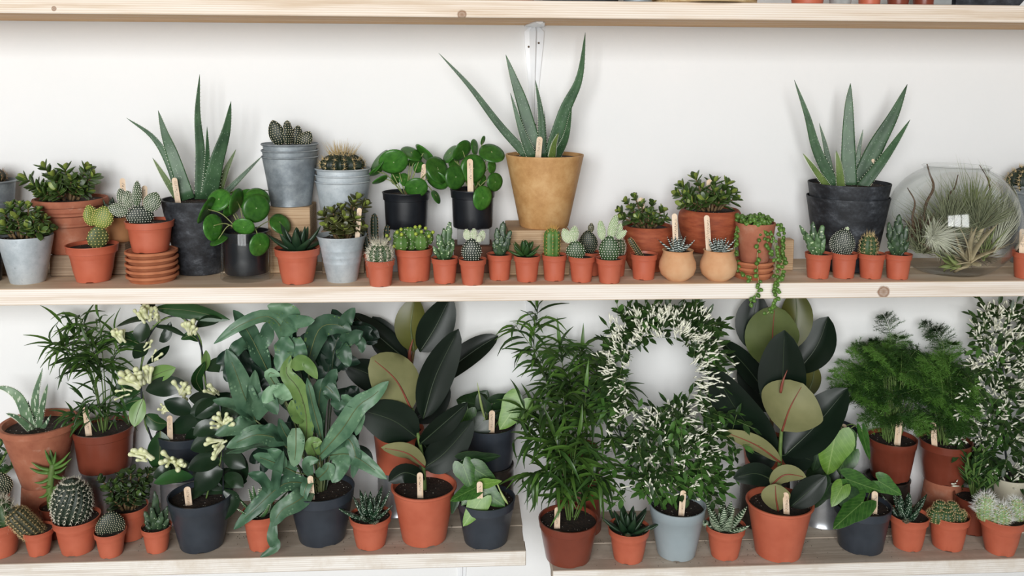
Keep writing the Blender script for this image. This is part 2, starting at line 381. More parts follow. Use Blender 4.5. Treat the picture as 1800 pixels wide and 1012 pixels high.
sp = t.math('MULTIPLY', t.ramp(v.outputs['Distance'], [(.2, WH), (.3, BK)]), t.ramp(cc.outputs[0], [(.86, BK), (.9, WH)])); c = t.mix(sp, c, C(225, 218, 205)); t.set(Base__Color=c, Roughness=.95); t.bump(t.noise(co, 160, 4), .9, .004); M_SOIL = t.m
t = NT('stick_wood'); g = t.coord((1, 1, 1), 'Generated'); c = t.ramp(t.noise(t.coord((90, 90, 8)), 2, 3), [(.35, C(226, 196, 164)), (.65, C(240, 218, 192))])
sx = t.n('ShaderNodeSeparateXYZ'); t.l(g, sx.inputs[0]); ox = t.n('ShaderNodeTexCoord')
wr = t.ramp(t.noise(t.coord((300, 1, 800)), 1, 2), [(.53, BK), (.58, WH)])
band = t.ramp(sx.outputs[0], [(.30, BK), (.36, WH), (.64, WH), (.7, BK)]); bz = t.ramp(sx.outputs[2], [(.38, BK), (.44, WH), (.86, WH), (.9, BK)])
c = t.mix(t.math('MULTIPLY', t.math('MULTIPLY', wr, band), t.math('MULTIPLY', bz, .9)), c, C(70, 60, 58)); t.set(Base__Color=c, Roughness=.7); M_STICK = t.m
t = NT('clear_glass'); lw = t.n('ShaderNodeLayerWeight', Blend=.5); fr = t.math('MULTIPLY_ADD', t.math('POWER', lw.outputs['Facing'], 4.5), .7); fr.node.inputs[2].default_value = .03; tp_ = t.n('ShaderNodeBsdfTransparent'); tp_.inputs[0].default_value = (.985, .99, .985, 1); gl = t.n('ShaderNodeBsdfGlossy'); gl.inputs['Roughness'].default_value = .075; mx = t.n('ShaderNodeMixShader')
t.l(fr, mx.inputs[0]); t.l(tp_.outputs[0], mx.inputs[1]); t.l(gl.outputs[0], mx.inputs[2]); t.l(mx.outputs[0], t.t.nodes['Material Output'].inputs[0]); t.t.nodes.remove(t.b); M_GLASS = t.m
# ------------------------------------------------------------------ pots
class S: pass
def profile(style, rb, rt, h, th):
    """outer wall from the base edge up to the lip, as (r, z)"""
    L = lambda u: rb+(rt*.93-rb)*u
    if style == 'plastic':
        return [(rb*.93, 0), (rb*.985, .012*h), (rb, .04*h), (L(.35), .3*h), (L(.74), .775*h), (rt*.955, .79*h), (rt*.985, .97*h), (rt*1.0, .98*h), (rt, h)]
    if style == 'big':     # tall plastic pot, rolled lip
        return [(rb*.93, 0), (rb*.985, .01*h), (rb, .03*h), (rb+(rt*.95-rb)*.5, .5*h), (rt*.945, .94*h), (rt*.985, .95*h), (rt, .965*h), (rt, .99*h), (rt*.985, h)]
    if style == 'band':    # plastic with a deep collar
        return [(rb*.93, 0), (rb*.985, .012*h), (rb, .03*h), (rb+(rt*.95-rb)*.5, .42*h), (rt*.94, .80*h), (rt*.965, .815*h), (rt*.99, .975*h), (rt, .98*h), (rt, h)]
    if style == 'plain':
        return [(rb*.95, 0), (rb, .015*h), (rb+(rt-rb)*.5, .5*h), (rt*.99, .96*h), (rt, .98*h), (rt, h)]
    if style == 'galv':    # pail with rolled rim and ring beads
        p = [(rb*.97, 0), (rb, .008*h), (rb*1.0, .03*h)]
        for u in (.60, .66): p += [(rb+(rt*.95-rb)*(u-.012), (u-.012)*h), (rb+(rt*.95-rb)*u+rt*.012, u*h), (rb+(rt*.95-rb)*(u+.012), (u+.012)*h)]
        return p+[(rt*.95, .955*h), (rt*1.0, .965*h), (rt*1.02, .982*h), (rt, h)]
    if style == 'flare':   # galvanised, faint rings, flared lip
        p = [(rb*.97, 0), (rb, .01*h)]
        for u in (.42, .55, .7): p += [(rb+(rt*.93-rb)*(u-.02), (u-.02)*h), (rb+(rt*.93-rb)*u+rt*.012, u*h), (rb+(rt*.93-rb)*(u+.02), (u+.02)*h)]
        return p+[(rt*.93, .93*h), (rt*.99, .985*h), (rt, h)]
    if style == 'terra':   # thrown pot with thick rolled rim and ridges
        p = [(rb*.95, 0), (rb, .02*h), (rb+(rt*.9-rb)*.45, .35*h), (rb+(rt*.9-rb)*.60, .5*h), (rb+(rt*.9-rb)*.84, .53*h), (rb+(rt*.9-rb)*.84, .56*h), (rb+(rt*.9-rb)*.66, .585*h), (rb+(rt*.9-rb)*.82, .7*h), (rt*.95, .73*h), (rt*.95, .765*h), (rt*.88, .79*h), (rt*.9, .87*h), (rt*.98, .885*h), (rt, .92*h), (rt, .97*h), (rt*.98, h)]
        return p
    if style == 'bowl':    # belly widest below the rim
        return [(rb*.95, 0), (rb, .02*h), (rb+(rt*1.02-rb)*.45, .2*h), (rb+(rt*1.06-rb)*.8, .45*h), (rt*1.055, .68*h), (rt*1.06, .8*h), (rt*1.03, .9*h), (rt*.97, .97*h), (rt*.93, h)]
    if style == 'round':   # small round jar with a turned-out lip
        return [(rb*.9, 0), (rb, .02*h), (rt*1.05, .2*h), (rt*1.18, .42*h), (rt*1.15, .6*h), (rt*.99, .8*h), (rt*.93, .9*h), (rt*.96, .96*h), (rt, .99*h), (rt*.98, h)]
    if style == 'cone':
        return [(rb*.96, 0), (rb, .02*h), (rb+(rt-rb)*.5, .5*h), (rt*.99, .97*h), (rt*.985, h)]
SEED = [0]
def pot(root, c, rb, rt, h, style, mat, soil=.9, notch=True, th=None, soilmat=None, name='pot', seg=44):
    c = V(c); th = th or rt*.045
    pr = profile(style, rb, rt, h, th); rin = pr[-1][0]-th; zs = h*soil
    def rat(z):
        for a, b in zip(pr, pr[1:]):
            if a[1] <= z <= b[1]+1e-9: return a[0]+(b[0]-a[0])*(z-a[1])/max(b[1]-a[1], 1e-9)
        return pr[-1][0]
    inner = [(rin, h), (min(rat(zs), pr[-1][0])-th, zs), (max(rat(.3*h)-th*1.2, rb*.5), .3*h), (rb*.6, .06*h)]
    SEED[0] += 1; rr = random.Random(SEED[0]); a0 = -1.57+rr.uniform(-.5, .5)
    mb = MB(); lathe(mb, pr+inner, c, seg, ([a0, a0+2.1, a0-2.1], .035*h, .17) if (notch and style in ('plastic', 'big', 'band')) else None)
    mb.build(name, mat, root)
    s = S(); s.root = root; s.c = c+V((0, 0, zs)); s.r = min(rat(zs), pr[-1][0])-th; s.m = mpp(c); s.h = h; s.rt = rt; s.base = c; s.top = c.z+h; s.rnd = rr
    if soil:
        mb = MB(); n = 6; seg2 = 28; vs = [s.c+V((0, 0, .002))]
        for i in range(1, n+1):
            for k in range(seg2):
                a = 2*math.pi*k/seg2; R = s.r*i/n*.999
                p = s.c+V((R*math.cos(a), R*math.sin(a), 0)); p.z += (.03*s.r*(1-(i/n)**2)+noise.noise(p*90)*.0022*(1 if i < n else 0)); vs.append(p)
        fs = [(0, 1+k, 1+(k+1) % seg2) for k in range(seg2)]
        for i in range(n-1):
            for k in range(seg2): a, b = 1+i*seg2+k, 1+i*seg2+(k+1) % seg2; fs.append((a, a+seg2, b+seg2, b))
        mb.add(vs, fs); mb.build('soil', soilmat or M_SOIL, root, sharp=None)
    return s
def geo(xc, yb, yr, wr, wb, z):
    """base-centre pixel, front base y, front lip y, lip and base widths in pixels, height of what it stands on"""
    P = atZ(xc, yb, z); m = mpp(P); rb = wb/2*m; hd = V((P.x-CAM.x, P.y-CAM.y, 0)).normalized(); c = P+hd*rb
    rt = wr/2*mpp(c); lim = WY-.004-rt*1.03
    if c.y > lim: c = V((c.x+(atY(xc, yb, lim).x-atY(xc, yb, c.y).x), lim, z)); rt = wr/2*mpp(c); rb = wb/2*mpp(c)
    h = atY(xc, yr, c.y-rt).z-z
    return c, rb, rt, h
def geoY(xc, Y, yr, wr, wb, z):
    """the same for a pot whose foot is hidden: centre depth Y given"""
    c = atY(xc, yr, Y); m = mpp(c); rt = wr/2*m; h = atY(xc, yr, Y-rt).z-z
    return V((c.x, Y, z)), wb/2*m, rt, h
def potted(name, label, cat, g, style, mat, group=None, **k):
    c, rb, rt, h = g; r = thing(name, label, cat, c, group)
    return pot(r, c, rb, rt, h, style, mat, **k)
def stick(s, tip, foot, dy=0, wpx=10):
    """wooden plant marker from pixel tip to pixel foot, dy in front (-) of the pot centre"""
    A = atY(tip[0], tip[1], s.c.y+dy); B = atY(foot[0], foot[1], s.c.y+dy*.8); d = (B-A).normalized(); B = B+d*.012
    n = toward(A); n = (n-d*n.dot(d)).normalized(); sd = d.cross(n); hw = wpx/2*s.m; mb = MB(); out = []
    for k in range(9): a = math.pi*k/8; out.append(A+d*hw*(1-math.sin(a))+sd*hw*math.cos(a))
    out += [B-sd*hw, B+sd*hw]; k = len(out); tk = n*.0009
    mb.add([p+tk for p in out]+[p-tk for p in out], [tuple(range(k)), tuple(range(2*k-1, k-1, -1))]+[(i, i+k, (i+1) % k+k, (i+1) % k) for i in range(k)])
    return mb.build('plant_marker', M_STICK, s.root, smooth=False, label='flat wooden plant marker with handwriting')
def block(label, x0, x1, yb, yt, Yf, dep, z, mat=None, name='wooden_block'):
    """block whose front face spans pixels x0..x1 at depth Yf, standing on z, top at pixel yt"""
    a = atY(x0, yb, Yf); b = atY(x1, yb, Yf); zt = atY((x0+x1)/2, yt, Yf).z
    r = V(((a.x+b.x)/2, Yf+dep/2, z)); mb = MB(); box(mb, (a.x, Yf, z), (b.x, Yf+dep, zt), 0, .0015)
    off = r; o = bpy.data.objects.new(name, mb.mesh(name, mat or M_BLOCK, off, smooth=False)); COL.objects.link(o); o.location = r
    tag(o, label, 'wood block'); return zt
def can(label, xc, Y, z, ztop, wpx, mat=None, rib=6, name='tin_can', cat='tin can'):
    """ribbed tin can standing at z"""
    c = atY(xc, 800, Y); c = V((c.x, Y, z)); c.x = atY(xc, PPY+400, Y).x; r = wpx/2*mpp(c); h = ztop-z; pr = [(r*.97, 0), (r*1.02, .002), (r*1.02, .005), (r*.985, .008)]
    n = rib*2+1; lo, hi = .2, .85
    for i in range(n+1): u = lo+(hi-lo)*i/n; pr.append((r*(.985 if i % 2 else 1.0), u*h))
    pr += [(r*.985, h-.008), (r*1.02, h-.005), (r*1.02, h-.001), (r*1.0, h), (r*.95, h), (r*.95, h-.006), (r*.5, h-.0062)]
    mb = MB(); lathe(mb, pr, (0, 0, 0), 40); o = bpy.data.objects.new(name, mb.mesh(name, mat or M_TIN)); COL.objects.link(o); o.location = c; tag(o, label, cat); return o
def saucers(g, n, labels, group, z0, rpx, hpx, mat=None):
    """a pile of clay saucers, each its own thing; returns the height of the top one's floor"""
    c = V(g); m = mpp(c); r = rpx/2*m; h = hpx*m; z = z0
    rr = random.Random(int(c.x*1000))
    for i in range(n):
        mb = MB(); lathe(mb, [(r*.78, 0), (r*.84, .0006), (r*.95, h*.72), (r, h*.78), (r*1.0, h*1.12), (r*.985, h*1.2), (r*.93, h*1.2), (r*.90, h*1.02), (r*.78, h*.98), (.001, h*.98)], (0, 0, 0), 44)
        o = bpy.data.objects.new('clay_saucer', mb.mesh('clay_saucer', mat or M_SAUCER)); COL.objects.link(o); o.location = (c.x+rr.uniform(-.0012, .0012), c.y+rr.uniform(-.001, .001), z)
        tag(o, labels[i], 'saucer', group); z += h*1.0+.0002
    return z
# ------------------------------------------------------------------ plant builders
def P3(s, x, y, dy=0.0): return atY(x, y, s.c.y+dy)
M_ALOE = leafmat('aloe_skin', C(42, 70, 44), C(70, 102, 68), .42, 22, .0, spots=(C(150, 170, 146), 260, .10, (1, 1, .4)), var=.15)
M_ALOEY = leafmat('aloe_young', C(72, 100, 40), C(110, 130, 66), .45, 25, .0, spots=(C(160, 172, 126), 260, .1, (1, 1, .45)), var=.12)
M_ALOEV = leafmat('aloe_variegated', C(58, 90, 66), C(112, 140, 102), .4, 25, 0, spots=(C(190, 202, 178), 170, .26, (1, 1, .3)), var=.12)
M_TEETH = pmat('aloe_teeth', C(214, 220, 196))
def aloe(s, leaves):
    """leaves: (points[(px, py, dy)], width px, roll deg, material)"""
    for pts, wp, roll, mat in leaves:
        path = cr([P3(s, *p) for p in pts], 16); A = path[0]; n = toward(A); T = (path[-1]-A).normalized()
        h = Matrix.Rotation(math.radians(roll), 3, T) @ n
        mb = MB(); ed = fat(mb, path, wp*.88*s.m, h, 'taper', .34, .22, 10)
        lf = mb.build('leaf', mat, s.root, sharp=None)
        if wp >= 12:
            mb = MB(); d = 0
            for i in range(1, 15):
                for u in (0, .5):
                    e0, e1 = ed[i], ed[min(i+1, 16)]
                    for sd in (0, 1):
                        p = e0[sd].lerp(e1[sd], u); spike(mb, p, (e0[2] if sd == 0 else -e0[2])+(path[i+1]-path[i]).normalized()*.5, 2.0*s.m, .8*s.m)
            mb.build('teeth', M_TEETH, lf, smooth=False)
M_PAD = leafmat('pad_green', C(38, 62, 36), C(62, 88, 48), .5, 40, 0, var=.06)
M_PADY = leafmat('pad_yellow_green', C(84, 106, 42), C(120, 138, 58), .5, 40, 0, var=.06)
M_PADO = leafmat('pad_olive', C(38, 42, 28), C(60, 64, 40), .5, 40, 0, var=.06)
M_PADG = leafmat('pad_grey_olive', C(70, 82, 46), C(100, 110, 64), .5, 40, 0, var=.06)
M_PADP = leafmat('pad_pale', C(120, 150, 96), C(164, 186, 134), .55, 40, 0, var=.06)
M_PADD = leafmat('pad_dark', C(24, 34, 26), C(40, 52, 38), .5, 40, 0, var=.06)
M_DOTW = pmat('white_areoles', C(232, 230, 214), None, .9)
M_DOTY = pmat('yellow_areoles', C(222, 206, 128), None, .9)
M_DOTC = pmat('cream_areoles', C(214, 204, 172), None, .9)
def opuntia(s, pads, dots=M_DOTW, rows=9, dr=1.5, fuzz=0):
    """pads: (cx, cy, w, h, lean deg, turn deg, dy, material[, rows])"""
    for q in pads:
        cx, cy, wp, hp, lean, turn, dy, mat = q[:8]; nr = q[8] if len(q) > 8 else rows
        c = P3(s, cx, cy, dy); m = mpp(c); up0 = V((0, 0, 1)); n0 = toward(c); n0.z = 0; n0.normalize()
        up = Matrix.Rotation(math.radians(lean), 3, -n0) @ up0
        n = Matrix.Rotation(math.radians(turn), 3, up) @ n0; sd = up.cross(n); H = hp*m; Wd = wp*m/max(abs(math.cos(math.radians(turn))), .45)
        T = min(Wd*.42, H*.3); base = c-up*H/2
        f = lambda t: max(0, math.sin(math.pi*(.04+.96*t**.9)))**.62
        mb = MB(); nz, na = 12, 16; vs = []; fs = []
        for i in range(nz+1):
            t = i/nz; r = f(t) if i < nz else .02
            for k in range(na):
                a = 2*math.pi*k/na; vs.append(base+up*H*t+sd*(Wd/2*r*math.cos(a))+n*(T/2*(r**.8)*math.sin(a)))
        fs = [(i*na+k, i*na+(k+1) % na, (i+1)*na+(k+1) % na, (i+1)*na+k) for i in range(nz) for k in range(na)]+[tuple(range(na))[::-1], tuple(nz*na+k for k in range(na))]
        mb.add(vs, fs); pd = mb.build('pad', mat, s.root, sharp=None)
        mb = MB(); step = H/nr
        for i in range(nr):
            t = (i+.6)/nr; r = f(min(t, .985)); per = 2*math.pi*math.sqrt((Wd/2*r)**2*.5+(T/2*r)**2*.5); na2 = max(4, int(per/(step*1.15)))
            # even spacing along the ellipse
            A = []; L = 0; last = None
            for k in range(121):
                a = 2*math.pi*k/120; p = V((Wd/2*r*math.cos(a), T/2*r**.8*math.sin(a), 0))
                if last is not None: L += (p-last).length
                last = p; A.append((L, a))
            for k in range(na2):
                want = L*((k+(.5 if i % 2 else 0))/na2)
                a = next((aa for l, aa in A if l >= want), 0); x = math.cos(a); y = math.sin(a)
                p = base+up*H*t+sd*(Wd/2*r*x)+n*(T/2*r**.8*y)
                nn = sd*(x/(Wd/2))+n*(y/(T/2)); nn = nn.normalized()+up*((t-.45)*1.3*(1 if t > .45 else .5))
                dot(mb, p, nn, dr*m)
                if fuzz:
                    for z in range(fuzz): spike(mb, p, nn+V((s.rnd.uniform(-.7, .7), s.rnd.uniform(-.7, .7), s.rnd.uniform(-.7, .7))), 3.6*m, .28*m)
        mb.build('areoles', dots, pd, smooth=False, kind='stuff')
M_CACT = leafmat('cactus_green', C(40, 66, 38), C(66, 92, 48), .5, 30, 0, var=.06)
M_CACTD = leafmat('cactus_dark', C(22, 34, 24), C(36, 50, 34), .5, 30, 0, var=.06)
M_CACTB = leafmat('cactus_bright', C(62, 100, 42), C(104, 138, 66), .45, 30, 0, var=.06)
M_SPW = pmat('spines_white', C(230, 224, 204), None, .7)
M_SPY = pmat('spines_gold', C(216, 170, 96), None, .6)
M_SPB = pmat('spines_brown', C(176, 140, 96), None, .6)
M_SPG = pmat('spines_straw', C(206, 182, 132), None, .6)
def barrel(s, cx, yb, wp, hp, ribs, mat, spmat, rows=7, nsp=6, splen=7, spw=.35, lean=0, dy=0, depth=.14, crown=0, crownlen=20, twist=0, col=False, up=.25, name='body', leanY=0):
    """ribbed cactus standing at pixel (cx, yb)"""
    b = P3(s, cx, yb, dy); m = mpp(b); H = hp*m; R = wp/2*m; ax = V((math.sin(math.radians(lean)), -math.sin(math.radians(leanY)), math.cos(math.radians(lean)))).normalized()
    e1 = ax.cross(V((0, 1, 0))).normalized(); e2 = ax.cross(e1)
    fz = (lambda t: min(1, .86+.5*t)*max(0, 1-max(0, (t-.72)/.28)**2.2)**.5) if col else (lambda t: max(0, math.sin(math.pi*(.16+.84*t)))**.5)
    mb = MB(); nz = 18; na = ribs*4; vs = []
    def P(t, a):
        r = R*fz(t)*(1-depth+depth*abs(math.cos(ribs*(a-twist*t)/2))**.8*1.0); return b+ax*H*t+e1*r*math.cos(a)+e2*r*math.sin(a)
    for i in range(nz+1):
        t = min(i/nz, .995)
        for k in range(na): vs.append(P(t, 2*math.pi*k/na))
    fs = [(i*na+k, (i+1)*na+k, (i+1)*na+(k+1) % na, i*na+(k+1) % na) for i in range(nz) for k in range(na)]+[tuple(nz*na+k for k in range(na))]
    mb.add(vs, fs); bd = mb.build(name, mat, s.root, sharp=None)
    mb = MB(); rr = s.rnd
    for i in range(rows):
        t = (i+.55)/rows*.97
        for j in range(ribs):
            a = 2*math.pi*j/ribs+twist*t; p = P(t, a); rad = (e1*math.cos(a)+e2*math.sin(a)); nn = rad*max(.15, fz(t))+ax*((t-.4)*1.5); nn.normalize(); tg = ax.cross(rad)
            dot(mb, p, nn, .9*m)
            for q in range(nsp):
                th = 2*math.pi*q/nsp+rr.uniform(0, .6); d = nn*rr.uniform(.35, .9)+(tg*math.cos(th)+ax*math.sin(th)+ax*up)*.9
                spike(mb, p, d, splen*m*rr.uniform(.7, 1.2), spw*m)
    for q in range(crown):
        a = rr.uniform(0, 6.28); u = rr.random()**.5*.6; p = b+ax*H*.93+(e1*math.cos(a)+e2*math.sin(a))*R*u; d = ax+(e1*math.cos(a)+e2*math.sin(a))*u*1.1+V((rr.uniform(-.3, .3), rr.uniform(-.3, .3), 0))
        spike(mb, p, d, crownlen*m*rr.uniform(.5, 1.1), spw*1.05*m)
    mb.build('spines', spmat, bd, smooth=False, kind='stuff'); return bd
M_MON = leafmat('monstrose_skin', C(40, 66, 40), C(92, 124, 76), .42, 70, 0, spots=(C(200, 214, 172), 140, .2), var=.15)
M_MOND = leafmat('monstrose_dark', C(30, 48, 34), C(66, 90, 58), .42, 70, 0, spots=(C(160, 176, 136), 150, .14), var=.15)
def monstrose(s, pads, mat=M_MON):
    """knobbly pads: (x0, y0, x1, y1, width px, dy)"""
    for x0, y0, x1, y1, wp, dy in pads:
        A = P3(s, x0, y0, dy*.4); B = P3(s, x1, y1, dy); path = cr([A, A.lerp(B, .5)+V((0, dy*.15, 0)), B], 14); mb = MB()
        fat(mb, path, wp*s.m, toward(A), lambda t: max(.2, math.sin(math.pi*(.12+.86*t))**.6), .55, 0, 14)
        sd = s.rnd.random()*40
        cn = (A+B)/2
        for v in mb.v: v += (v-cn).normalized()*(noise.noise(v*110+V((sd, 0, 0)))*.34+noise.noise(v*240+V((sd, 3, 0)))*.16)*wp*s.m
        mb.build('pad', mat, s.root, sharp=None)
M_HAW = leafmat('haworthia_skin', C(24, 46, 30), C(42, 66, 40), .38, 30, 0, var=.12)
M_HAWZ = leafmat('haworthia_zebra', C(26, 42, 36), C(42, 60, 50), .4, 30, 0, band=(C(214, 222, 216), 62, .60), var=.08)
M_HAWB = leafmat('haworthia_banded', C(34, 60, 38), C(52, 80, 50), .4, 30, 0, band=(C(196, 208, 180), 66, .62), var=.08)
M_HAWS = leafmat('haworthia_dotted', C(24, 50, 34), C(40, 68, 44), .4, 30, 0, spots=(C(206, 220, 200), 300, .26), var=.08)
M_HAWG = leafmat('rosette_green', C(34, 66, 34), C(64, 98, 46), .36, 30, .05, var=.15)
def rosette(s, cx, cy, n, Lpx, wpx, mat, el=(15, 75), dy=0, curve=.35, prof='haw', seed=1, th=.5, teeth=0, ch=.1, lift=0):
    """spiral rosette of solid pointed leaves at pixel (cx, cy); each leaf an object"""
    b = P3(s, cx, cy, dy); m = mpp(b); rr = random.Random(seed); L = Lpx*m
    for i in range(n):
        u = i/max(1, n-1); az = i*2.39996+rr.uniform(-.2, .2)+seed; e = math.radians(el[0]+(el[1]-el[0])*u+rr.uniform(-6, 6)); l = L*(1-.3*u)*rr.uniform(.85, 1.1)
        o = V((math.cos(az), math.sin(az), 0)); d = o*math.cos(e)+V((0, 0, math.sin(e))); up = V((0, 0, 1))*math.cos(e)-o*math.sin(e)
        st = b+o*(1-u)*wpx*m*.35+V((0, 0, lift*m*u)); path = [st+d*l*t+up*l*curve*(t*t*.6) for t in [k/8 for k in range(9)]]
        mb = MB(); ed = fat(mb, path, wpx*m, up, prof, th, ch, 8); lf = mb.build('leaf', mat, s.root, sharp=None)
        if teeth:
            mb = MB()
            for k in range(8):
                for u2 in (0, .5):
                    for sd in (0, 1):
                        p = ed[k][sd].lerp(ed[k+1][sd], u2); spike(mb, p, (ed[k][2] if sd == 0 else -ed[k][2])+d*.4, teeth*m, .7*m)
            mb.build('teeth', M_TEETH, lf, smooth=False)
# unit leaves (length 1 along +Y, width 1, normal +Z), shared mesh data
UNIT = {}
def unit(kind, mats):
    key = (kind, tuple(x.name for x in mats))
    if key in UNIT: return UNIT[key]
    mb = MB(); Z = V((0, 0, 1)); ss = .7
    if kind == 'jade': fat(mb, [V((0, k/6, .12*math.sin(k/6*2.2))) for k in range(7)], 1, Z, lambda t: max(.14, math.sin(math.pi*min(1, .05+.95*t**1.25))**.6) if t < 1 else .1, .26, .18, 8); ss = None
    elif kind == 'lance': leaf(mb, [V((0, k/5, .10*math.sin(k/5*math.pi)-.10*(k/5)**2)) for k in range(6)], 1, Z, 'lance', .02, 0, .012, 2)
    elif kind == 'lancedrop': leaf(mb, [V((0, k/5-.06*(k/5)**3, .22*math.sin(k/5*math.pi*.9)-.34*(k/5)**2)) for k in range(6)], 1, Z, 'lance', .02, 0, .012, 2)
    elif kind == 'ellip': leaf(mb, [V((0, k/8, .07*math.sin(k/8*math.pi)-.10*(k/8)**2)) for k in range(9)], 1, Z, 'ellip', .12, .10, .015, 4)
    elif kind == 'heart':
        n, k = 9, 6; top = []; bot = []
        for i in range(n+1):
            t = i/n
            hw = .5*(max(0, math.cos(math.pi/2*t**1.25))**.72)*(.86+.22*math.sin(math.pi*min(1, t*1.9)))
            for j in range(k+1):
                x = j/k*2-1; y = t-.24*(1-t)**2*math.sin(math.pi*min(1, abs(x)*.80))-.05; z = -.10*t*t+.16*abs(x)*hw-.10*x*x*hw*2
                top.append(V((x*hw, y, z+.006))); bot.append(V((x*hw, y, z-.006)))
        q = [(i*(k+1)+j, i*(k+1)+j+1, (i+1)*(k+1)+j+1, (i+1)*(k+1)+j) for i in range(n) for j in range(k)]; o = len(top)
        mb.add(top+bot, q, 0)
        for a in q: mb.f.append(tuple(x+o for x in a[::-1])); mb.m.append(1 if len(mats) > 1 else 0)
        ss = None
    elif kind == 'disc':   # peltate coin leaf, stalk spot above the middle, centred at origin
        rings, seg = 5, 26; top = [V((0, 0, -.03))]; bot = [V((0, 0, -.05))]
        for i in range(1, rings+1):
            for q in range(seg):
                a = 2*math.pi*q/seg; r = .5*i/rings; z = -.03+.05*(i/rings)**2*(1+.35*math.sin(2*a+.6))-.09*(i/rings)**4
                p = V((r*math.cos(a)*.98, r*math.sin(a)*(1.04 if math.sin(a) < 0 else 1), z)); top.append(p); bot.append(p-V((0, 0, .018)))
        fs = [(0, 1+q, 1+(q+1) % seg) for q in range(seg)]
        for i in range(rings-1):
            for q in range(seg): a, b = 1+i*seg+q, 1+i*seg+(q+1) % seg; fs.append((a, a+seg, b+seg, b))
        o = len(top); mb.add(top+bot, fs, 0)
        for a in fs: mb.f.append(tuple(x+o for x in a[::-1])); mb.m.append(1 if len(mats) > 1 else 0)
        l = (rings-1)*seg+1
        for q in range(seg): mb.f.append((l+q, l+q+o, l+(q+1) % seg+o, l+(q+1) % seg)); mb.m.append(0)
        ss = None
    elif kind == 'bud':    # waxy tubular bud
        lathe(mb, [(.10, 0), (.17, .06), (.15, .2), (.13, .55), (.16, .68), (.24, .82), (.22, .94), (.10, 1.0)], (0, 0, 0), 10)
        for v in mb.v: v.xyz = (v.x, v.z, v.y)
        mb.f = [f[::-1] for f in mb.f]; ss = None
    elif kind == 'pearl':
        lathe(mb, [(.05, -.5), (.32, -.4), (.5, -.05), (.42, .26), (.2, .44), (.03, .56)], (0, 0, 0), 10); ss = None
        for v in mb.v: v.xyz = (v.x, v.z, v.y)
        mb.f = [f[::-1] for f in mb.f]
    elif kind == 'berry':
        lathe(mb, [(.12, -.48), (.4, -.3), (.5, 0), (.4, .3), (.15, .47)], (0, 0, 0), 10); ss = None
    me = mb.mesh('leaf_'+kind, list(mats), None, ss); UNIT[key] = me; return me
M_JADE = leafmat('jade_leaf', C(44, 66, 30), C(84, 108, 50), .34, 60, .04, var=.35)
M_JADED = leafmat('jade_leaf_dark', C(30, 46, 28), C(66, 84, 46), .34, 60, .04, var=.4)
M_JADEY = leafmat('jade_tip', C(112, 132, 52), C(146, 158, 78), .36, 60, .06, var=.2)
M_JADEB = leafmat('jade_leaf_brownish', C(50, 54, 30), C(84, 86, 46), .36, 60, .04, var=.35)
M_STEM = pmat('brown_stem', C(92, 74, 48), C(120, 96, 62), .8, 80)
M_STEMG = pmat('green_stem', C(84, 108, 52), C(104, 128, 66), .6, 60)
def jade(s, tips, lp, mat=M_JADE, tip=M_JADEY, pairs=5, wr=.55, seed=3, spread=.6, yb=None):
    """tips: (px, py, dy) branch ends; opposite pairs of fleshy leaves along each branch"""
    rr = random.Random(seed); m = s.m; me = unit('jade', [mat]); mt = unit('jade', [tip]); st = MB()
    for tp in tips:
        E = P3(s, *tp); B = s.c+V(((E.x-s.c.x)*spread*.6, (E.y-s.c.y)*.5, .001)); path = cr([B, B.lerp(E, .5)+V((0, 0, (E.z-B.z)*.12)), E], 10)
        tube(st, path, [2.6*m*(1-.55*k/10) for k in range(11)], 6)
        for i in range(pairs):
            t = .30+.62*i/max(1, pairs-1) if pairs > 1 else .7; k = min(9, int(t*10)); p = path[k].lerp(path[k+1], t*10-k); T = (path[k+1]-path[k]).normalized()
            a = rr.uniform(0, .6)+(i % 2)*1.57; x = T.orthogonal().normalized(); y = T.cross(x)
            for sg in (0, math.pi):
                o = x*math.cos(a+sg)+y*math.sin(a+sg); l = lp*m*rr.uniform(.75, 1.12)*(1-.25*t)
                d = o*.9+T*rr.uniform(.15, .55)+V((0, 0, .1)); put(me, 'leaf', s.root, frame(p, d, T-o*.2, l, l*wr))
        T = (path[-1]-path[-3]).normalized(); x = T.orthogonal().normalized(); y = T.cross(x)
        for k in range(5):
            a = k*1.257+rr.random(); o = x*math.cos(a)+y*math.sin(a); l = lp*m*rr.uniform(.5, .75); put(mt if k % 2 else me, 'leaf', s.root, frame(path[-1], o*.7+T*.8, T*.8-o*.7, l, l*wr))
    st.build('stems', M_STEM, s.root, sharp=None)
M_PIL = leafmat('pilea_leaf', C(46, 94, 32), C(72, 126, 46), .3, 5, .12, var=.3, eye=C(206, 216, 170))
M_PILU = leafmat('pilea_under', C(96, 134, 66), C(116, 150, 84), .5, 18, .15)
M_PILS = pmat('pale_petiole', C(150, 156, 100), C(128, 142, 82), .5, 60)
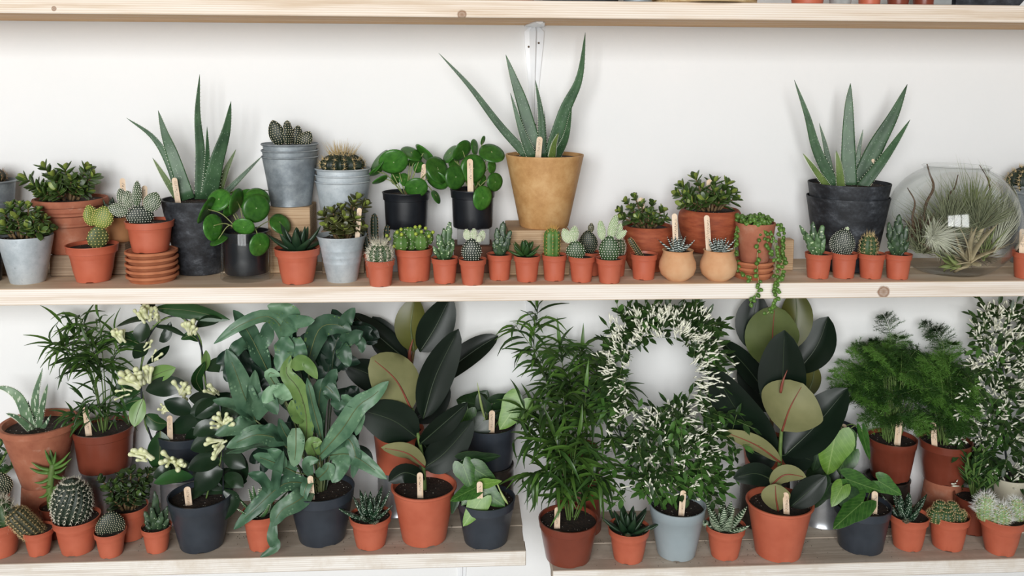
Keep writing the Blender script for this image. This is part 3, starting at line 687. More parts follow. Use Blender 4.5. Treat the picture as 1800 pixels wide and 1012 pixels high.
def pilea(s, lv, stem=True):
    """lv: (cx, cy, w, h, angle of the long axis from vertical deg, dy[, flip tilt])"""
    me = unit('disc', [M_PIL, M_PILU])
    for q in lv:
        cx, cy, wp, hp, an, dy = q[:6]; c = P3(s, cx, cy, dy); m = mpp(c); n = toward(c); rx = right; uz = -down
        a = math.radians(an); lng = uz*math.cos(a)+rx*math.sin(a); sh = rx*math.cos(a)-uz*math.sin(a)
        ratio = min(1, wp/hp); th = math.acos(ratio)*(-1 if (len(q) > 6 and q[6] < 0) else 1)
        nn = Matrix.Rotation(th, 3, lng) @ n; D = hp*m
        o = put(me, 'leaf', s.root, frame(c, lng, nn, D, D))
        mb = MB(); at = c-nn*D*.05+V((0, 0, D*.06)); b = s.c+V(((at.x-s.c.x)*.12, (at.y-s.c.y)*.12, .004)); mid = b.lerp(at, .55)+V((0, .006, .012*(1 if at.z > b.z else 2.2)))
        tube(mb, cr([b, mid, at], 10), .9*s.m, 6); mb.build('petiole', M_PILS, s.root, sharp=None)
    if stem:
        mb = MB(); tube(mb, [s.c-V((0, 0, .005)), s.c+V((0, 0, .02))], [3*s.m, 2.2*s.m], 8); mb.build('stem', M_STEM, s.root)
M_RUB = leafmat('rubber_leaf', C(11, 21, 14), C(20, 34, 22), .36, 6, .0, .28, var=.12)
M_RUBU = leafmat('rubber_underside', C(112, 114, 74), C(138, 136, 94), .5, 12, .06, .3, var=.08)
M_RUBL = leafmat('rubber_young', C(70, 78, 34), C(104, 102, 48), .32, 8, .1, .4, var=.05)
M_RIBR = pmat('red_midrib', C(140, 74, 56), C(120, 58, 44), .5, 30)
M_RIBG = pmat('pale_midrib', C(84, 96, 60), C(108, 116, 74), .45, 30)
M_RIBD = pmat('dark_midrib', C(40, 54, 36), C(54, 66, 44), .4, 30)
def rubber(s, lv):
    """lv: (pts[(x,y,dy)], width px, roll deg, kind) kind: 'top','under','young'"""
    for pts, wp, roll, kind in lv:
        path = cr([P3(s, *p) for p in pts], 14); A = path[len(path)//2]; m = mpp(A); T = (path[-1]-path[0]).normalized(); n = Matrix.Rotation(math.radians(roll), 3, T) @ toward(A)
        mb = MB(); leaf(mb, path, wp*m, n, 'rubber', .16 if kind == 'top' else -.07, .05, .0012, 6, flip=False, rnd=s.rnd, curl=.08)
        mats = {'top': [M_RUB, M_RUBU], 'under': [M_RUBU, M_RUB], 'young': [M_RUBL, M_RUB]}[kind]
        lf = mb.build('leaf', mats, s.root, sharp=1.2)
        mb = MB(); nn = [(n-((path[min(i+1, 14)]-path[max(i-1, 0)]).normalized())*n.dot((path[min(i+1, 14)]-path[max(i-1, 0)]).normalized())).normalized() for i in range(15)]
        tube(mb, [p+nn[i]*.0008 for i, p in enumerate(path)][:-1], [(2.1 if kind != 'top' else 1.5)*m*(1-.8*i/14) for i in range(14)], 6)
        mb.build('midrib', M_RIBR if kind == 'under' else (M_RIBG if kind == 'young' else M_RIBD), lf, sharp=None)
def stemtube(s, pts, r0, r1, mat, name='stem'):
    mb = MB(); path = cr([P3(s, *p) for p in pts], 14); tube(mb, path, [(r0+(r1-r0)*i/14)*s.m for i in range(15)], 8); return mb.build(name, mat, s.root, sharp=None)
M_HRT = leafmat('heart_leaf', C(38, 74, 28), C(64, 108, 42), .3, 5, .12, var=.3, vein=C(120, 152, 84))
M_HRTL = leafmat('heart_leaf_young', C(92, 134, 46), C(116, 156, 62), .34, 5, .15, var=.12, vein=C(160, 188, 108))
M_HRTD = leafmat('heart_leaf_dark', C(22, 44, 22), C(36, 62, 32), .32, 5, .05, var=.2, vein=C(60, 88, 52))
M_HRTU = leafmat('heart_under', C(96, 126, 66), C(110, 140, 80), .5, 14, .12)
def hearts(s, lv):
    """lv: (bx, by, tx, ty, width px, dyb, dyt, roll, mat)"""
    for bx, by, tx, ty, wp, d0, d1, roll, mat in lv:
        A = P3(s, bx, by, d0); B = P3(s, tx, ty, d1); T = (B-A).normalized(); n = Matrix.Rotation(math.radians(roll), 3, T) @ toward(A); L = (B-A).length; m = mpp(A)
        put(unit('heart', [mat, M_HRTU]), 'leaf', s.root, frame(A, T, n, L, wp*m))
        b = s.c+V(((A.x-s.c.x)*.15, (A.y-s.c.y)*.15, 0)); mb = MB(); mid = b.lerp(A, .6)+V((0, .004, .02)); tube(mb, cr([b, mid, A], 9), 1.1*s.m, 6); mb.build('petiole', M_STEMG, s.root, sharp=None)
# ================================================================== middle shelf
def zat(px, py, Y): return atY(px, py, Y).z
def blockY(x, y): return atZ(x, y, ZM).y
# ---- far left
zb = block('wooden riser at the far left edge below the dark pail', -62, 12, 470, 424, -.088, .09, ZM, M_BLOCKG)
s = potted('potted_cactus', 'dark galvanised pail with a reddish cactus, cut by the left picture edge', 'potted plant', geoY(-24, -.042, 322, 96, 70, zb), 'galv', M_GALV, th=.0012)
barrel(s, -22, 322, 60, 30, 11, M_CACTD, M_SPB, 5, 6, 7)
s = potted('potted_cactus', 'black plastic pot at the left picture edge behind the pale galvanised pot', 'potted plant', geo(-22, 497, 424, 60, 46, ZM), 'plastic', M_BLKP)
barrel(s, -16, 412, 44, 34, 10, M_CACT, M_SPW, 5, 6, 12)
# ---- jade in pale pail
s = potted('potted_jade_plant', 'pale galvanised pot of bunched jade leaves at the left end of the middle shelf', 'potted plant', geo(50, 500, 421, 90, 58, ZM), 'cone', M_GALVL, soil=.93, th=.0012)
jade(s, [(8, 376, -.01), (20, 365, .0), (35, 362, .012), (50, 366, -.005), (66, 372, .01), (78, 386, 0), (60, 385, -.025), (30, 385, -.03), (10, 396, -.025), (84, 402, -.005), (48, 402, -.035), (70, 405, -.03), (0, 400, .01)], 23, pairs=4, wr=.62, seed=2, spread=.9)
# ---- ringed terracotta pot with jade, on a board
zb = block('long grey-brown wooden riser under the wide ringed terracotta pot', 88, 168, 484, 449, -.104, .145, ZM, M_BLOCKG)
s = potted('potted_jade_plant', 'wide ringed terracotta pot of jade standing on a board at the left', 'potted plant', geo(129, 446, 356, 122, 80, zb), 'terra', M_OLD, soil=.95, th=.006)
jade(s, [(80, 296, .0), (48, 316, -.01), (62, 328, -.02), (95, 312, -.02), (115, 300, .01), (125, 318, -.025), (150, 300, 0), (160, 312, -.01), (138, 330, -.03), (100, 335, -.04), (75, 340, -.03), (152, 336, -.01), (110, 322, .02)], 28, pairs=5, wr=.52, seed=5)
# ---- yellow-green bunny ears
s = potted('potted_bunny_ear_cactus', 'terracotta-coloured pot with yellow-green bunny ear cactus of two round ears', 'potted plant', geo(165, 498, 437, 87, 57, ZM), 'plastic', M_TC)
opuntia(s, [(172, 416, 35, 42, 4, 10, 0, M_PADG, 8), (160, 378, 25, 38, -12, 18, .006, M_PADY, 11), (181, 381, 34, 40, 14, -16, -.004, M_PADY, 11)], M_DOTY, dr=1.35)
# ---- clay pot with dark haworthia behind
zb = block('upright wooden riser behind the stacked clay saucers', 190, 222, 484, 428, -.09, .08, ZM, M_BLOCKG)
M_TAN = pmat('tan_clay', C(160, 108, 66), C(178, 126, 82), .75, 20)
s = potted('potted_haworthia', 'tan clay pot with dark pointed haworthia behind the two bunny ear cacti', 'potted plant', geo(209, 427, 384, 62, 46, zb), 'plain', M_TAN)
rosette(s, 200, 378, 11, 38, 13, M_HAW, (25, 75), seed=4)
stick(s, (215, 313), (219, 374), .012, 9)
# ---- white bunny ears on saucers
P = atZ(256, 500, ZM); r = 44*mpp(P); cs = V((P.x, P.y+r*.84, ZM))
zs = saucers(cs, 5, ['lowest clay saucer of the pile of five under the white cactus pot', 'second clay saucer from below in the pile of five', 'middle clay saucer in the pile of five under a cactus pot', 'clay saucer second from the top in the pile of five', 'topmost clay saucer of the pile of five, holding a cactus pot'], 'clay saucers piled under the white cactus', ZM, 88, 10.3)
g = geo(253, 451, 398, 84, 62, zs); g = (V((cs.x-.002, cs.y, zs)), g[1], g[2], g[3])
s = potted('potted_bunny_ear_cactus', 'white-dotted bunny ear cactus with five ears, its pot standing on piled saucers', 'potted plant', g, 'plastic', M_TC)
opuntia(s, [(246, 378, 46, 36, 0, 0, 0, M_PADD, 9), (208, 368, 24, 34, -72, 15, -.006, M_PAD, 12), (215, 347, 18, 34, -12, 30, .012, M_PAD, 12), (226, 350, 20, 32, -8, 20, .0, M_PAD, 12), (241, 340, 16, 46, 2, 25, .004, M_PAD, 15), (268, 354, 29, 36, 24, -12, 0, M_PAD, 12)], M_DOTW, dr=1.25)
stick(s, (254, 326), (255, 380), .03, 9)
# ---- aloe in tall black pot
s = potted('potted_aloe', 'tall scuffed black pot with a spreading aloe at the left', 'potted plant', geo(354, 485, 357, 124, 80, ZM), 'plain', M_BLK, soil=.93, th=.005)
A, Y = M_ALOE, M_ALOEY
aloe(s, [([(352, 350, .0), (352, 270, .012), (347, 200, .012), (351, 130, .02)], 25, 8, A), ([(331, 350, -.012), (305, 275, -.01), (290, 235, 0), (278, 194, .01)], 31, -12, A), ([(320, 350, .0), (297, 285, 0), (268, 240, .0), (222, 207, -.01)], 21, -20, A), ([(312, 348, .015), (287, 308, .01), (268, 277, .01)], 15, 0, Y), ([(366, 350, -.014), (380, 285, -.02), (397, 230, -.01), (406, 178, 0)], 38, 14, A), ([(360, 350, .0), (364, 285, .0), (364, 222, .005)], 18, 20, A), ([(380, 350, .01), (397, 300, .012), (415, 262, .02)], 17, 0, Y), ([(385, 350, .02), (424, 311, .03), (462, 273, .045)], 14, 0, A), ([(378, 345, .0), (430, 334, -.0), (492, 335, .01)], 8, 60, Y)])
stick(s, (306, 312), (313, 356), -.038, 9)
# ---- pilea in a glass jar
c, rb, rt, h = geo(435, 498, 412, 92, 92, ZM); jr = rb
r = thing('glass_jar', 'clear glass jar holding a black pot of round-leaved pilea', 'jar', c)
mb = MB(); lathe(mb, [(jr*.95, 0), (jr*1.0, .004), (jr*1.0, .012), (jr*.985, .02), (jr*.955, h*.6), (jr*.95, h-.001), (jr*.945, h), (jr*.91, h), (jr*.905, h-.002), (jr*.92, h*.5), (jr*.94, .018), (jr*.9, .0125), (.0005, .0115)], c, 64)
mb.build('glass', M_GLASS, r, sharp=.9)
s = potted('potted_pilea', 'black pot of bright round-leaved pilea standing inside the glass jar', 'potted plant', (c+V((0, 0, .0135)), jr*.82, jr*.885, h*.87), 'plastic', M_BLKP, notch=False)
pilea(s, [(451, 366, 48, 50, 10, -.045), (377, 399, 34, 47, -3, -.05), (384, 350, 38, 43, 70, -.012, -1), (366, 371, 16, 52, 28, -.03), (418, 355, 21, 48, 15, -.03), (452, 347, 38, 44, -60, -.01), (428, 400, 30, 38, 85, -.055), (458, 430, 35, 42, 15, -.06), (384, 420, 15, 33, 72, -.045, -1), (494, 392, 32, 40, -40, .01), (404, 370, 18, 26, 30, .01), (435, 350, 30, 36, 20, .015)])
# ---- stacked pails on block, olive bunny ears
yf = blockY(510, 478)
zb = block('tall square-cut wooden block under the stacked galvanised pails', 473, 547, 478, 364, -.088, .1, ZM, M_BLOCK)
g = geo(512, 365, 278, 97, 72, zb); c, rb, rt, h = g; m = mpp(c)
for i, lb in enumerate(['outermost galvanised pail of the stack on the wooden block', 'middle galvanised pail nested in the stack on the wooden block']):
    q = potted('galvanised_pail', lb, 'pail', (c+V((0, 0, .0004+i*11.0*m)), rb, rt, h), 'galv', M_GALV, 'pails nested on the wooden block', soil=0, th=.0009)
s = potted('potted_bunny_ear_cactus', 'topmost grey galvanised pail with olive bunny ear cactus, above the wooden block', 'potted plant', (c+V((0, 0, .0004+22*m)), rb, rt, h), 'galv', M_GALV, soil=.92, th=.0009)
opuntia(s, [(486, 233, 28, 46, -16, -12, 0, M_PADD, 11), (505, 221, 14, 20, 0, 0, .02, M_PADD, 6), (507, 234, 17, 40, 0, 40, -.006, M_PADD, 10), (522, 237, 20, 34, 8, 10, .012, M_PADD, 9), (538, 243, 23, 28, 32, -10, 0, M_PADD, 8)], M_DOTC, dr=1.15)
# ---- haworthia in orange pot
s = potted('potted_haworthia', 'terracotta-coloured pot with dark toothed haworthia in front of the wooden block', 'potted plant', geo(524, 501, 442, 80, 55, ZM), 'plastic', M_TC)
rosette(s, 523, 438, 14, 58, 24, M_HAW, (14, 80), seed=7, curve=.25)
# ---- second stack of pails, golden spined cactus
yc = -.05; zb = block('wooden riser hidden behind the dark leafy succulent pot', 566, 640, 475, 405, -.1, .1, ZM, M_BLOCKG)
g = geoY(603, yc, 322, 96, 72, zb); c, rb, rt, h = g
for i, lb in enumerate(['outermost pale galvanised pail under the golden-spined cactus', 'middle pale galvanised pail nested under the golden-spined cactus']):
    potted('galvanised_pail', lb, 'pail', (c+V((0, 0, i*11*m)), rb, rt, h), 'galv', M_GALVL, 'pails nested under the golden-spined cactus', soil=0, th=.0009)
s = potted('potted_cactus', 'topmost pale pail with a dark cactus crowned by golden spines', 'potted plant', (c+V((0, 0, 22*m)), rb, rt, h), 'galv', M_GALVL, soil=.93, th=.0009)
barrel(s, 602, 303, 78, 36, 14, M_CACTD, M_SPG, 5, 6, 9, .4, depth=.3, crown=110, crownlen=28, dy=0)
for i, (x, y, q) in enumerate([(575, 288, 13), (592, 281, 15), (612, 283, 15), (630, 289, 13), (585, 296, 14), (602, 294, 14), (621, 296, 13)]):
    cc = P3(s, x, y, -.03); mb = MB(); lathe(mb, [(q*.55*s.m, -q*.4*s.m), (q*.6*s.m, 0), (q*.4*s.m, q*.4*s.m), (.0006, q*.62*s.m)], cc, 8); mb.build('tubercle', M_CACTD, s.root)
    mb = MB()
    for k in range(9): a = k*.7; spike(mb, cc+V((0, 0, q*.5*s.m)), V((math.cos(a), math.sin(a), .5+.5*(k % 3))), 9*s.m, .4*s.m)
    mb.build('spines', M_SPG, s.root, smooth=False)
# ---- flared pail, brownish succulent
s = potted('potted_succulent', 'flared pale galvanised pot of brownish green leafy succulent in front', 'potted plant', geo(602, 498, 420, 88, 53, ZM), 'flare', M_GALVL, soil=.9, th=.0012)
jade(s, [(570, 378, 0), (585, 372, -.015), (600, 370, .01), (618, 360, 0), (628, 350, .0), (640, 362, .01), (608, 385, -.03), (590, 392, -.035), (578, 398, -.02), (625, 385, -.02), (632, 400, -.01), (605, 402, -.04)], 24, M_JADEB, M_JADEY, 4, .66, 11)
stick(s, (632, 365), (628, 418), -.02, 8)
# ---- small dark toothed cactus behind
s = potted('potted_cactus', 'small pot with dark toothed upright cactus half hidden behind the white-spined one', 'potted plant', geo(662, 490, 447, 46, 36, ZM), 'plastic', M_TC)
barrel(s, 659, 440, 14, 66, 5, M_CACTD, M_SPB, 12, 1, 2.5, .9, col=True, depth=.35, dy=.0)
barrel(s, 677, 440, 11, 46, 5, M_CACTD, M_SPB, 8, 1, 2.5, .9, col=True, depth=.35, dy=.005, lean=6)
barrel(s, 646, 440, 12, 40, 5, M_CACTD, M_SPB, 8, 1, 2.5, .9, col=True, depth=.35, dy=-.004, lean=-8)
# ---- white spined cactus
TC = 'small terracotta-coloured pot '
s = potted('potted_cactus', TC+'with a round cactus bristling with long white spines', 'potted plant', geo(669, 505, 461, 51, 38, ZM), 'plastic', M_TC)
barrel(s, 668, 462, 42, 36, 11, M_CACT, M_SPW, 6, 8, 11, .38, depth=.22, crown=60, crownlen=20)
# ---- bead-berried cactus
s = potted('potted_cactus', 'wider terracotta-coloured pot with lumpy green cactus and tiny yellow berries', 'potted plant', geo(728, 497, 441, 68, 54, ZM), 'plastic', M_TC)
for x, y, w_, h_, dy in [(706, 426, 30, 28, -.016), (722, 412, 22, 24, .0), (740, 425, 28, 28, -.014), (752, 417, 20, 24, .006), (700, 414, 18, 20, .008), (733, 408, 20, 20, .014), (723, 428, 20, 22, -.002), (712, 408, 16, 16, .01)]:
    barrel(s, x, y+h_*.45, w_, h_, 8, M_CACTB, M_SPW, 3, 2, 2, .4, dy=dy, depth=.12)
mb2 = unit('berry', [pmat('yellow_berry', C(170, 186, 70), C(150, 170, 58), .4, 40)])
for x, y, dy in [(680, 414, -.01), (698, 408, -.02), (705, 403, -.005), (706, 412, -.034), (730, 399, 0), (731, 411, -.03), (741, 407, -.02), (748, 401, .0), (754, 415, -.02), (761, 408, 0), (692, 433, -.03), (684, 420, 0), (717, 402, .01), (738, 398, .01)]:
    p = P3(s, x, y, dy); put(mb2, 'berry', s.root, Matrix.Translation(p) @ Matrix.Scale(6.5*s.m, 4))
# ---- two black pileas
yc = -.045; mm = mpp(V((0, yc, 1.1)))
M_CONC = pmat('grey_concrete', C(150, 150, 148), C(168, 168, 165), .9, 40, bump=.2)
M_DBRN = pmat('dark_brown_wood', C(96, 56, 38), C(116, 72, 50), .7, 20)
z1 = block('brown wooden riser below the right-hand black pilea pot', 798, 866, 480, 433, -.1, .1, ZM, M_DBRN)
r0 = V(atY(832, 420, yc)); zz = zat(832, 404, yc-.046)
def slab(label, xc, wpx, Y, dep, z0, z1, mat, name, cat='block'):
    c = atY(xc, 420, Y); hw = wpx/2*mpp(c); mb = MB(); box(mb, (-hw, -dep/2, 0), (hw, dep/2, z1-z0), 0, .002); o = bpy.data.objects.new(name, mb.mesh(name, mat, None, smooth=False)); COL.objects.link(o); o.location = (c.x, Y, z0); tag(o, label, cat); return o
slab('grey concrete slab between the brown riser and the right black pilea pot', 832, 56, yc, .07, z1, zz, M_CONC, 'concrete_slab')
slab('grey concrete block under the left black pilea pot', 714, 66, yc, .075, ZM, zz, M_CONC, 'concrete_block')
s = potted('potted_pilea', 'left of the two black pots of round-leaved pilea against the wall', 'potted plant', geoY(714, yc, 342, 84, 72, zz), 'plastic', M_BLKP)
pilea(s, [(692, 286, 44, 51, 75, -.03), (664, 281, 14, 48, 36, -.005, -1), (662, 303, 12, 27, 58, -.015), (669, 318, 10, 29, 62, -.03), (724, 268, 22, 40, -62, .0), (744, 271, 15, 42, -48, .008, -1), (732, 331, 35, 40, 80, -.055), (766, 318, 28, 44, -58, -.03, -1), (771, 297, 37, 50, -25, -.045), (737, 294, 18, 22, 30, .015), (697, 312, 19, 25, 10, .01), (768, 345, 12, 26, -28, -.01), (728, 287, 14, 28, 75, .01), (712, 315, 20, 24, -20, .0)])
stick(s, (746, 288), (741, 330), -.015, 8)
s = potted('potted_pilea', 'right of the two black pots of round-leaved pilea, a leaf hanging over its rim', 'potted plant', geoY(831, yc, 337, 80, 69, zz), 'plastic', M_BLKP)
pilea(s, [(802, 311, 38, 43, 5, -.05), (833, 296, 46, 50, 10, -.03), (814, 266, 26, 41, 38, -.02), (790, 269, 17, 36, 36, -.005, -1), (836, 258, 13, 28, -5, .01), (865, 267, 32, 46, -72, -.02), (850, 247, 7, 17, 20, .008), (866, 293, 15, 24, 0, 0), (871, 320, 28, 33, 10, -.03), (850, 348, 34, 43, 10, -.062), (799, 283, 20, 27, 10, .012), (845, 318, 20, 26, 30, .005)])
stick(s, (826, 279), (827, 334), -.052, 10)
# ---- row of small pots
SM = 'potted plant'
s = potted('potted_cactus', TC+'with mottled knobbly cactus right of the berry cactus', SM, geo(782, 500, 457, 48, 37, ZM), 'plastic', M_TC)
monstrose(s, [(781, 455, 770, 410, 13, -.006), (782, 455, 780, 402, 13, .006), (785, 455, 790, 390, 15, .01), (787, 455, 797, 420, 13, .0), (777, 456, 761, 432, 9, -.004), (780, 456, 776, 430, 9, -.016), (786, 456, 788, 428, 9, -.014), (774, 456, 766, 440, 7, -.014)])
s = potted('potted_bunny_ear_cactus', TC+'with a black-and-white dotted cactus topped by four white knobs', SM, geo(830.5, 502.5, 459, 49, 36, ZM), 'plastic', M_TC)
opuntia(s, [(829, 440, 35, 44, 0, 0, 0, M_PADD, 11), (821, 412, 14, 20, -8, 0, 0, M_PADP, 9), (833, 411, 12, 20, 0, 30, .004, M_PADP, 9), (847, 414, 13, 20, 14, 0, .004, M_PADP, 9), (842, 420, 10, 12, 10, 0, -.012, M_PADP, 6)], M_DOTW, dr=1.25)
s = potted('potted_cactus', TC+'with tall mottled green cactus left of the rosette', SM, geo(878, 494, 450, 46, 35, ZM), 'plastic', M_TC)
monstrose(s, [(877, 449, 886, 388, 15, .008), (876, 449, 873, 402, 13, .0), (882, 449, 898, 404, 13, .004), (878, 449, 882, 414, 12, -.01), (880, 449, 893, 420, 9, -.014), (875, 449, 867, 424, 9, -.006)], M_MOND)
s = potted('potted_succulent', TC+'with a low rosette of broad green leaves', SM, geo(926, 497, 453, 48, 35, ZM), 'plastic', M_TC)
rosette(s, 923, 449, 18, 30, 17, M_HAWG, (10, 82), seed=3, curve=.3, prof=lambda t: max(.03, (1-t**2.2))*(.55+.6*t), th=.4, lift=6)
s = potted('potted_cactus', TC+'with a bright green ribbed column cactus and golden crown', SM, geo(974, 495, 451, 45, 35, ZM), 'plastic', M_TC)
barrel(s, 970, 452, 29, 52, 8, M_CACTB, M_SPY, 8, 3, 3.5, .4, col=True, depth=.24, crown=50, crownlen=14)
s = potted('potted_bunny_ear_cactus', TC+'with a bunny ear cactus having just two pale ears', SM, geo(1022, 497.5, 454, 48, 35, ZM), 'plastic', M_TC)
opuntia(s, [(1012, 440, 34, 36, 0, 0, 0, M_PAD, 9), (996, 414, 18, 28, -26, 8, 0, M_PADP, 12), (1009, 411, 18, 30, 5, 22, .002, M_PADP, 12)], M_DOTW, dr=1.2)
s = potted('potted_cactus', TC+'with a dark round cactus bearing one small pup, behind two bunny ears', SM, geo(1037, 486, 446, 41, 32, ZM), 'plastic', M_TC)
opuntia(s, [(1034, 425, 33, 42, -4, 0, 0, M_PADD, 13), (1039, 400, 11, 17, 4, 0, 0, M_PADO, 7)], M_DOTC, dr=.8)
s = potted('potted_bunny_ear_cactus', TC+'with the tallest bunny ear cactus, four pale ears over a round body', SM, geo(1071, 499.5, 458, 49, 36, ZM), 'plastic', M_TC)
opuntia(s, [(1071, 437, 37, 48, 0, 0, 0, M_PAD, 11), (1057, 404, 15, 36, -8, 15, 0, M_PADP, 14), (1078, 398, 17, 45, 13, 15, .002, M_PADP, 17), (1088, 405, 13, 28, 14, 0, .01, M_PADP, 11), (1093, 412, 11, 22, 48, 0, 0, M_PADP, 9)], M_DOTW, dr=1.2)
s = potted('potted_cactus', TC+'with a fuzzy cactus half hidden behind the tallest bunny ear', SM, geo(1081, 487, 450, 40, 32, ZM), 'plastic', M_TC)
barrel(s, 1089, 447, 20, 30, 10, M_CACT, M_SPW, 6, 6, 5, .35)
s = potted('potted_cactus', TC+'with a single thin cactus finger leaning left', SM, geo(1131, 493, 450, 48, 37, ZM), 'plastic', M_TC)
barrel(s, 1130, 455, 10, 46, 7, M_PADO, M_SPG, 12, 4, 2.2, .3, lean=-34, col=True, depth=.2)
# ---- golden pot aloe on block
yf = blockY(940, 483)
zb = block('broad pale wooden block under the golden aloe pot', 893, 1001, 483, 405, -.132, .16, ZM)
s = potted('potted_aloe', 'golden brown pot with the tallest aloe, in front of the bracket', 'potted plant', geo(956, 404, 277, 136, 88, zb), 'plain', M_GOLD, soil=.95, th=.004)
aloe(s, [([(930, 277, .0), (880, 222, .0), (826, 152, 0), (771, 93, .01)], 21, -10, A), ([(936, 277, -.012), (918, 232, -.014), (897, 163, -.01)], 22, -10, A), ([(945, 277, .008), (921, 190, .012), (904, 140, .012), (889, 96, .018)], 32, 0, A), ([(953, 277, -.01), (951, 205, -.006), (941, 140, 0)], 20, 10, A), ([(958, 277, .01), (958, 235, .01), (957, 194, .012)], 10, 0, A), ([(966, 277, .0), (992, 195, .0), (1018, 137, .0), (1029, 57, .01)], 32, 14, A), ([(975, 277, -.012), (994, 240, -.014), (1005, 188, -.006)], 26, 40, A), ([(969, 277, -.022), (973, 255, -.026), (982, 233, -.022)], 19, 30, Y)])
stick(s, (949, 240), (946, 276), -.052, 10)
# ---- red clay bowls with jade
s = potted('potted_jade_plant', 'lower red clay bowl of jade behind the thin cactus finger', 'potted plant', geo(1137, 479, 403, 90, 62, ZM), 'bowl', M_RED, soil=.93, th=.005)
jade(s, [(1092, 372, 0), (1102, 356, .01), (1117, 349, .01), (1098, 384, -.02), (1128, 362, .015), (1146, 360, 0), (1162, 372, .0), (1168, 386, -.01), (1140, 376, -.03), (1122, 384, -.03), (1112, 368, -.02), (1150, 385, -.03)], 21, pairs=3, wr=.66, seed=9)
stick(s, (1126, 347), (1130, 395), .02, 11)
zb = block('wooden riser under the higher red clay bowl', 1214, 1282, 481, 447, -.118, .12, ZM, M_BLOCKG)
s = potted('potted_jade_plant', 'higher red clay bowl with the bushiest jade, behind two round clay pots', 'potted plant', geo(1246, 447, 375, 104, 74, zb), 'bowl', M_RED, soil=.95, th=.005)
jade(s, [(1224, 316, 0), (1202, 328, .0), (1196, 343, -.01), (1212, 342, -.02), (1235, 332, .01), (1256, 338, -.02), (1276, 326, .0), (1284, 340, -.01), (1268, 350, -.03), (1240, 352, -.035), (1218, 356, -.03), (1290, 350, .0), (1204, 360, -.015), (1255, 322, .02)], 27, pairs=4, wr=.52, seed=13)
stick(s, (1247, 315), (1246, 370), .015, 10)
# ---- two round clay pots
for xc, lb, tp, ft in [(1190, 'left of the two round pale clay pots with striped haworthia', (1185.5, 375), (1188, 440)), (1262, 'right of the two round pale clay pots with striped haworthia', (1242, 378), (1246, 440))]:
    s = potted('potted_haworthia', lb, SM, geo(xc, 495.5, 444, 55, 36, ZM), 'round', M_CLAY, 'round clay pots with haworthia', soil=.93, th=.003)
    rosette(s, xc+1, 444, 17, 37, 10, M_HAWZ, (22, 80), seed=xc, curve=.2, th=.6); stick(s, tp, ft, .012, 9.5)
# ---- string of pearls
P = atZ(1332, 493, ZM); r = 35*mpp(P); cs = V((P.x, P.y+r*.84, ZM))
zs = saucers(cs, 3, ['lowest of the three clay saucers under the trailing plant', 'middle of the three clay saucers under the trailing plant', 'topmost of the three clay saucers under the trailing plant'], 'clay saucers under the trailing plant', ZM, 72, 9.5)
g = geo(1336, 464, 397, 70, 50, zs); s = potted('potted_string_of_pearls', 'weathered clay pot with trailing bead-leaved stems hanging over the shelf edge', 'potted plant', (V((cs.x+.003, cs.y, zs)), g[1], g[2], g[3]), 'cone', M_OLD, soil=.95, th=.003)
M_PRL = leafmat('pearl_leaf', C(74, 112, 44), C(112, 146, 66), .35, 3, .08, var=.25); M_PRLS = pmat('pale_trailing_stem', C(172, 186, 122), C(150, 170, 100), .5, 60)
pe = unit('pearl', [M_PRL]); rr = random.Random(5)
STR = [([(1330, 396, -.03), (1333, 420, -.044), (1331, 455, -.047), (1333, 490, -.05), (1334, 507, -.055), (1326, 520, -.056), (1318, 534, -.056)], 20), ([(1350, 394, -.025), (1362, 425, -.043), (1364, 470, -.046), (1362, 500, -.052), (1364, 525, -.056), (1360, 540, -.056), (1344, 554, -.056)], 26), ([(1364, 396, -.01), (1374, 420, -.025), (1377, 450, -.03), (1372, 485, -.035), (1366, 497, -.045), (1365, 515, -.056)], 26), ([(1345, 394, -.03), (1357, 422, -.046), (1368, 450, -.05), (1379, 463, -.05)], 7), ([(1305, 392, .0), (1294, 405, -.005), (1291, 440, -.01), (1296, 470, -.018), (1310, 484, -.04), (1322, 494, -.05)], 16), ([(1342, 394, -.03), (1346, 415, -.047), (1351, 436, -.049), (1357, 450, -.05)], 12), ([(1368, 395, 0), (1378, 410, -.005), (1376, 440, -.012), (1374, 462, -.02)], 18), ([(1310, 392, .005), (1298, 400, .0), (1296, 432, -.004)], 12)]
st = MB()
for pts, n in STR:
    path = cr([atY(p[0], p[1], -.2445 if p[1] > 497 else (-.238 if p[1] > 480 else s.c.y+p[2])) for p in pts], 40); tube(st, path, .55*s.m, 5)
    for k in range(n):
        i = int((k+.5)/n*40); p = path[i]; o = V((rr.uniform(-1, 1), rr.uniform(-1, -.2), rr.uniform(-.5, .5))).normalized(); q = rr.uniform(5.5, 8.5)*s.m
        put(pe, 'leaf', s.root, frame(p+o*q*.6, o+V((0, 0, -.3)), V((0, -1, .2)), q*1.1, q))
for k in range(95):
    a = rr.uniform(0, 6.28); R = s.r*rr.random()**.5*1.05; p = s.c+V((R*math.cos(a), R*math.sin(a), rr.uniform(.003, .02))); q = rr.uniform(6, 10)*s.m; o = V((rr.uniform(-1, 1), rr.uniform(-1, 1), rr.uniform(.1, 1.2)))
    put(pe, 'leaf', s.root, frame(p, o, V((0, -1, .2)), q*1.1, q*.95))
st.build('trailing_stems', M_PRLS, s.root, sharp=None)
block('upright wooden offcut behind the trailing plant', 1372, 1394, 475, 421, blockY(1387, 475), .03, ZM)
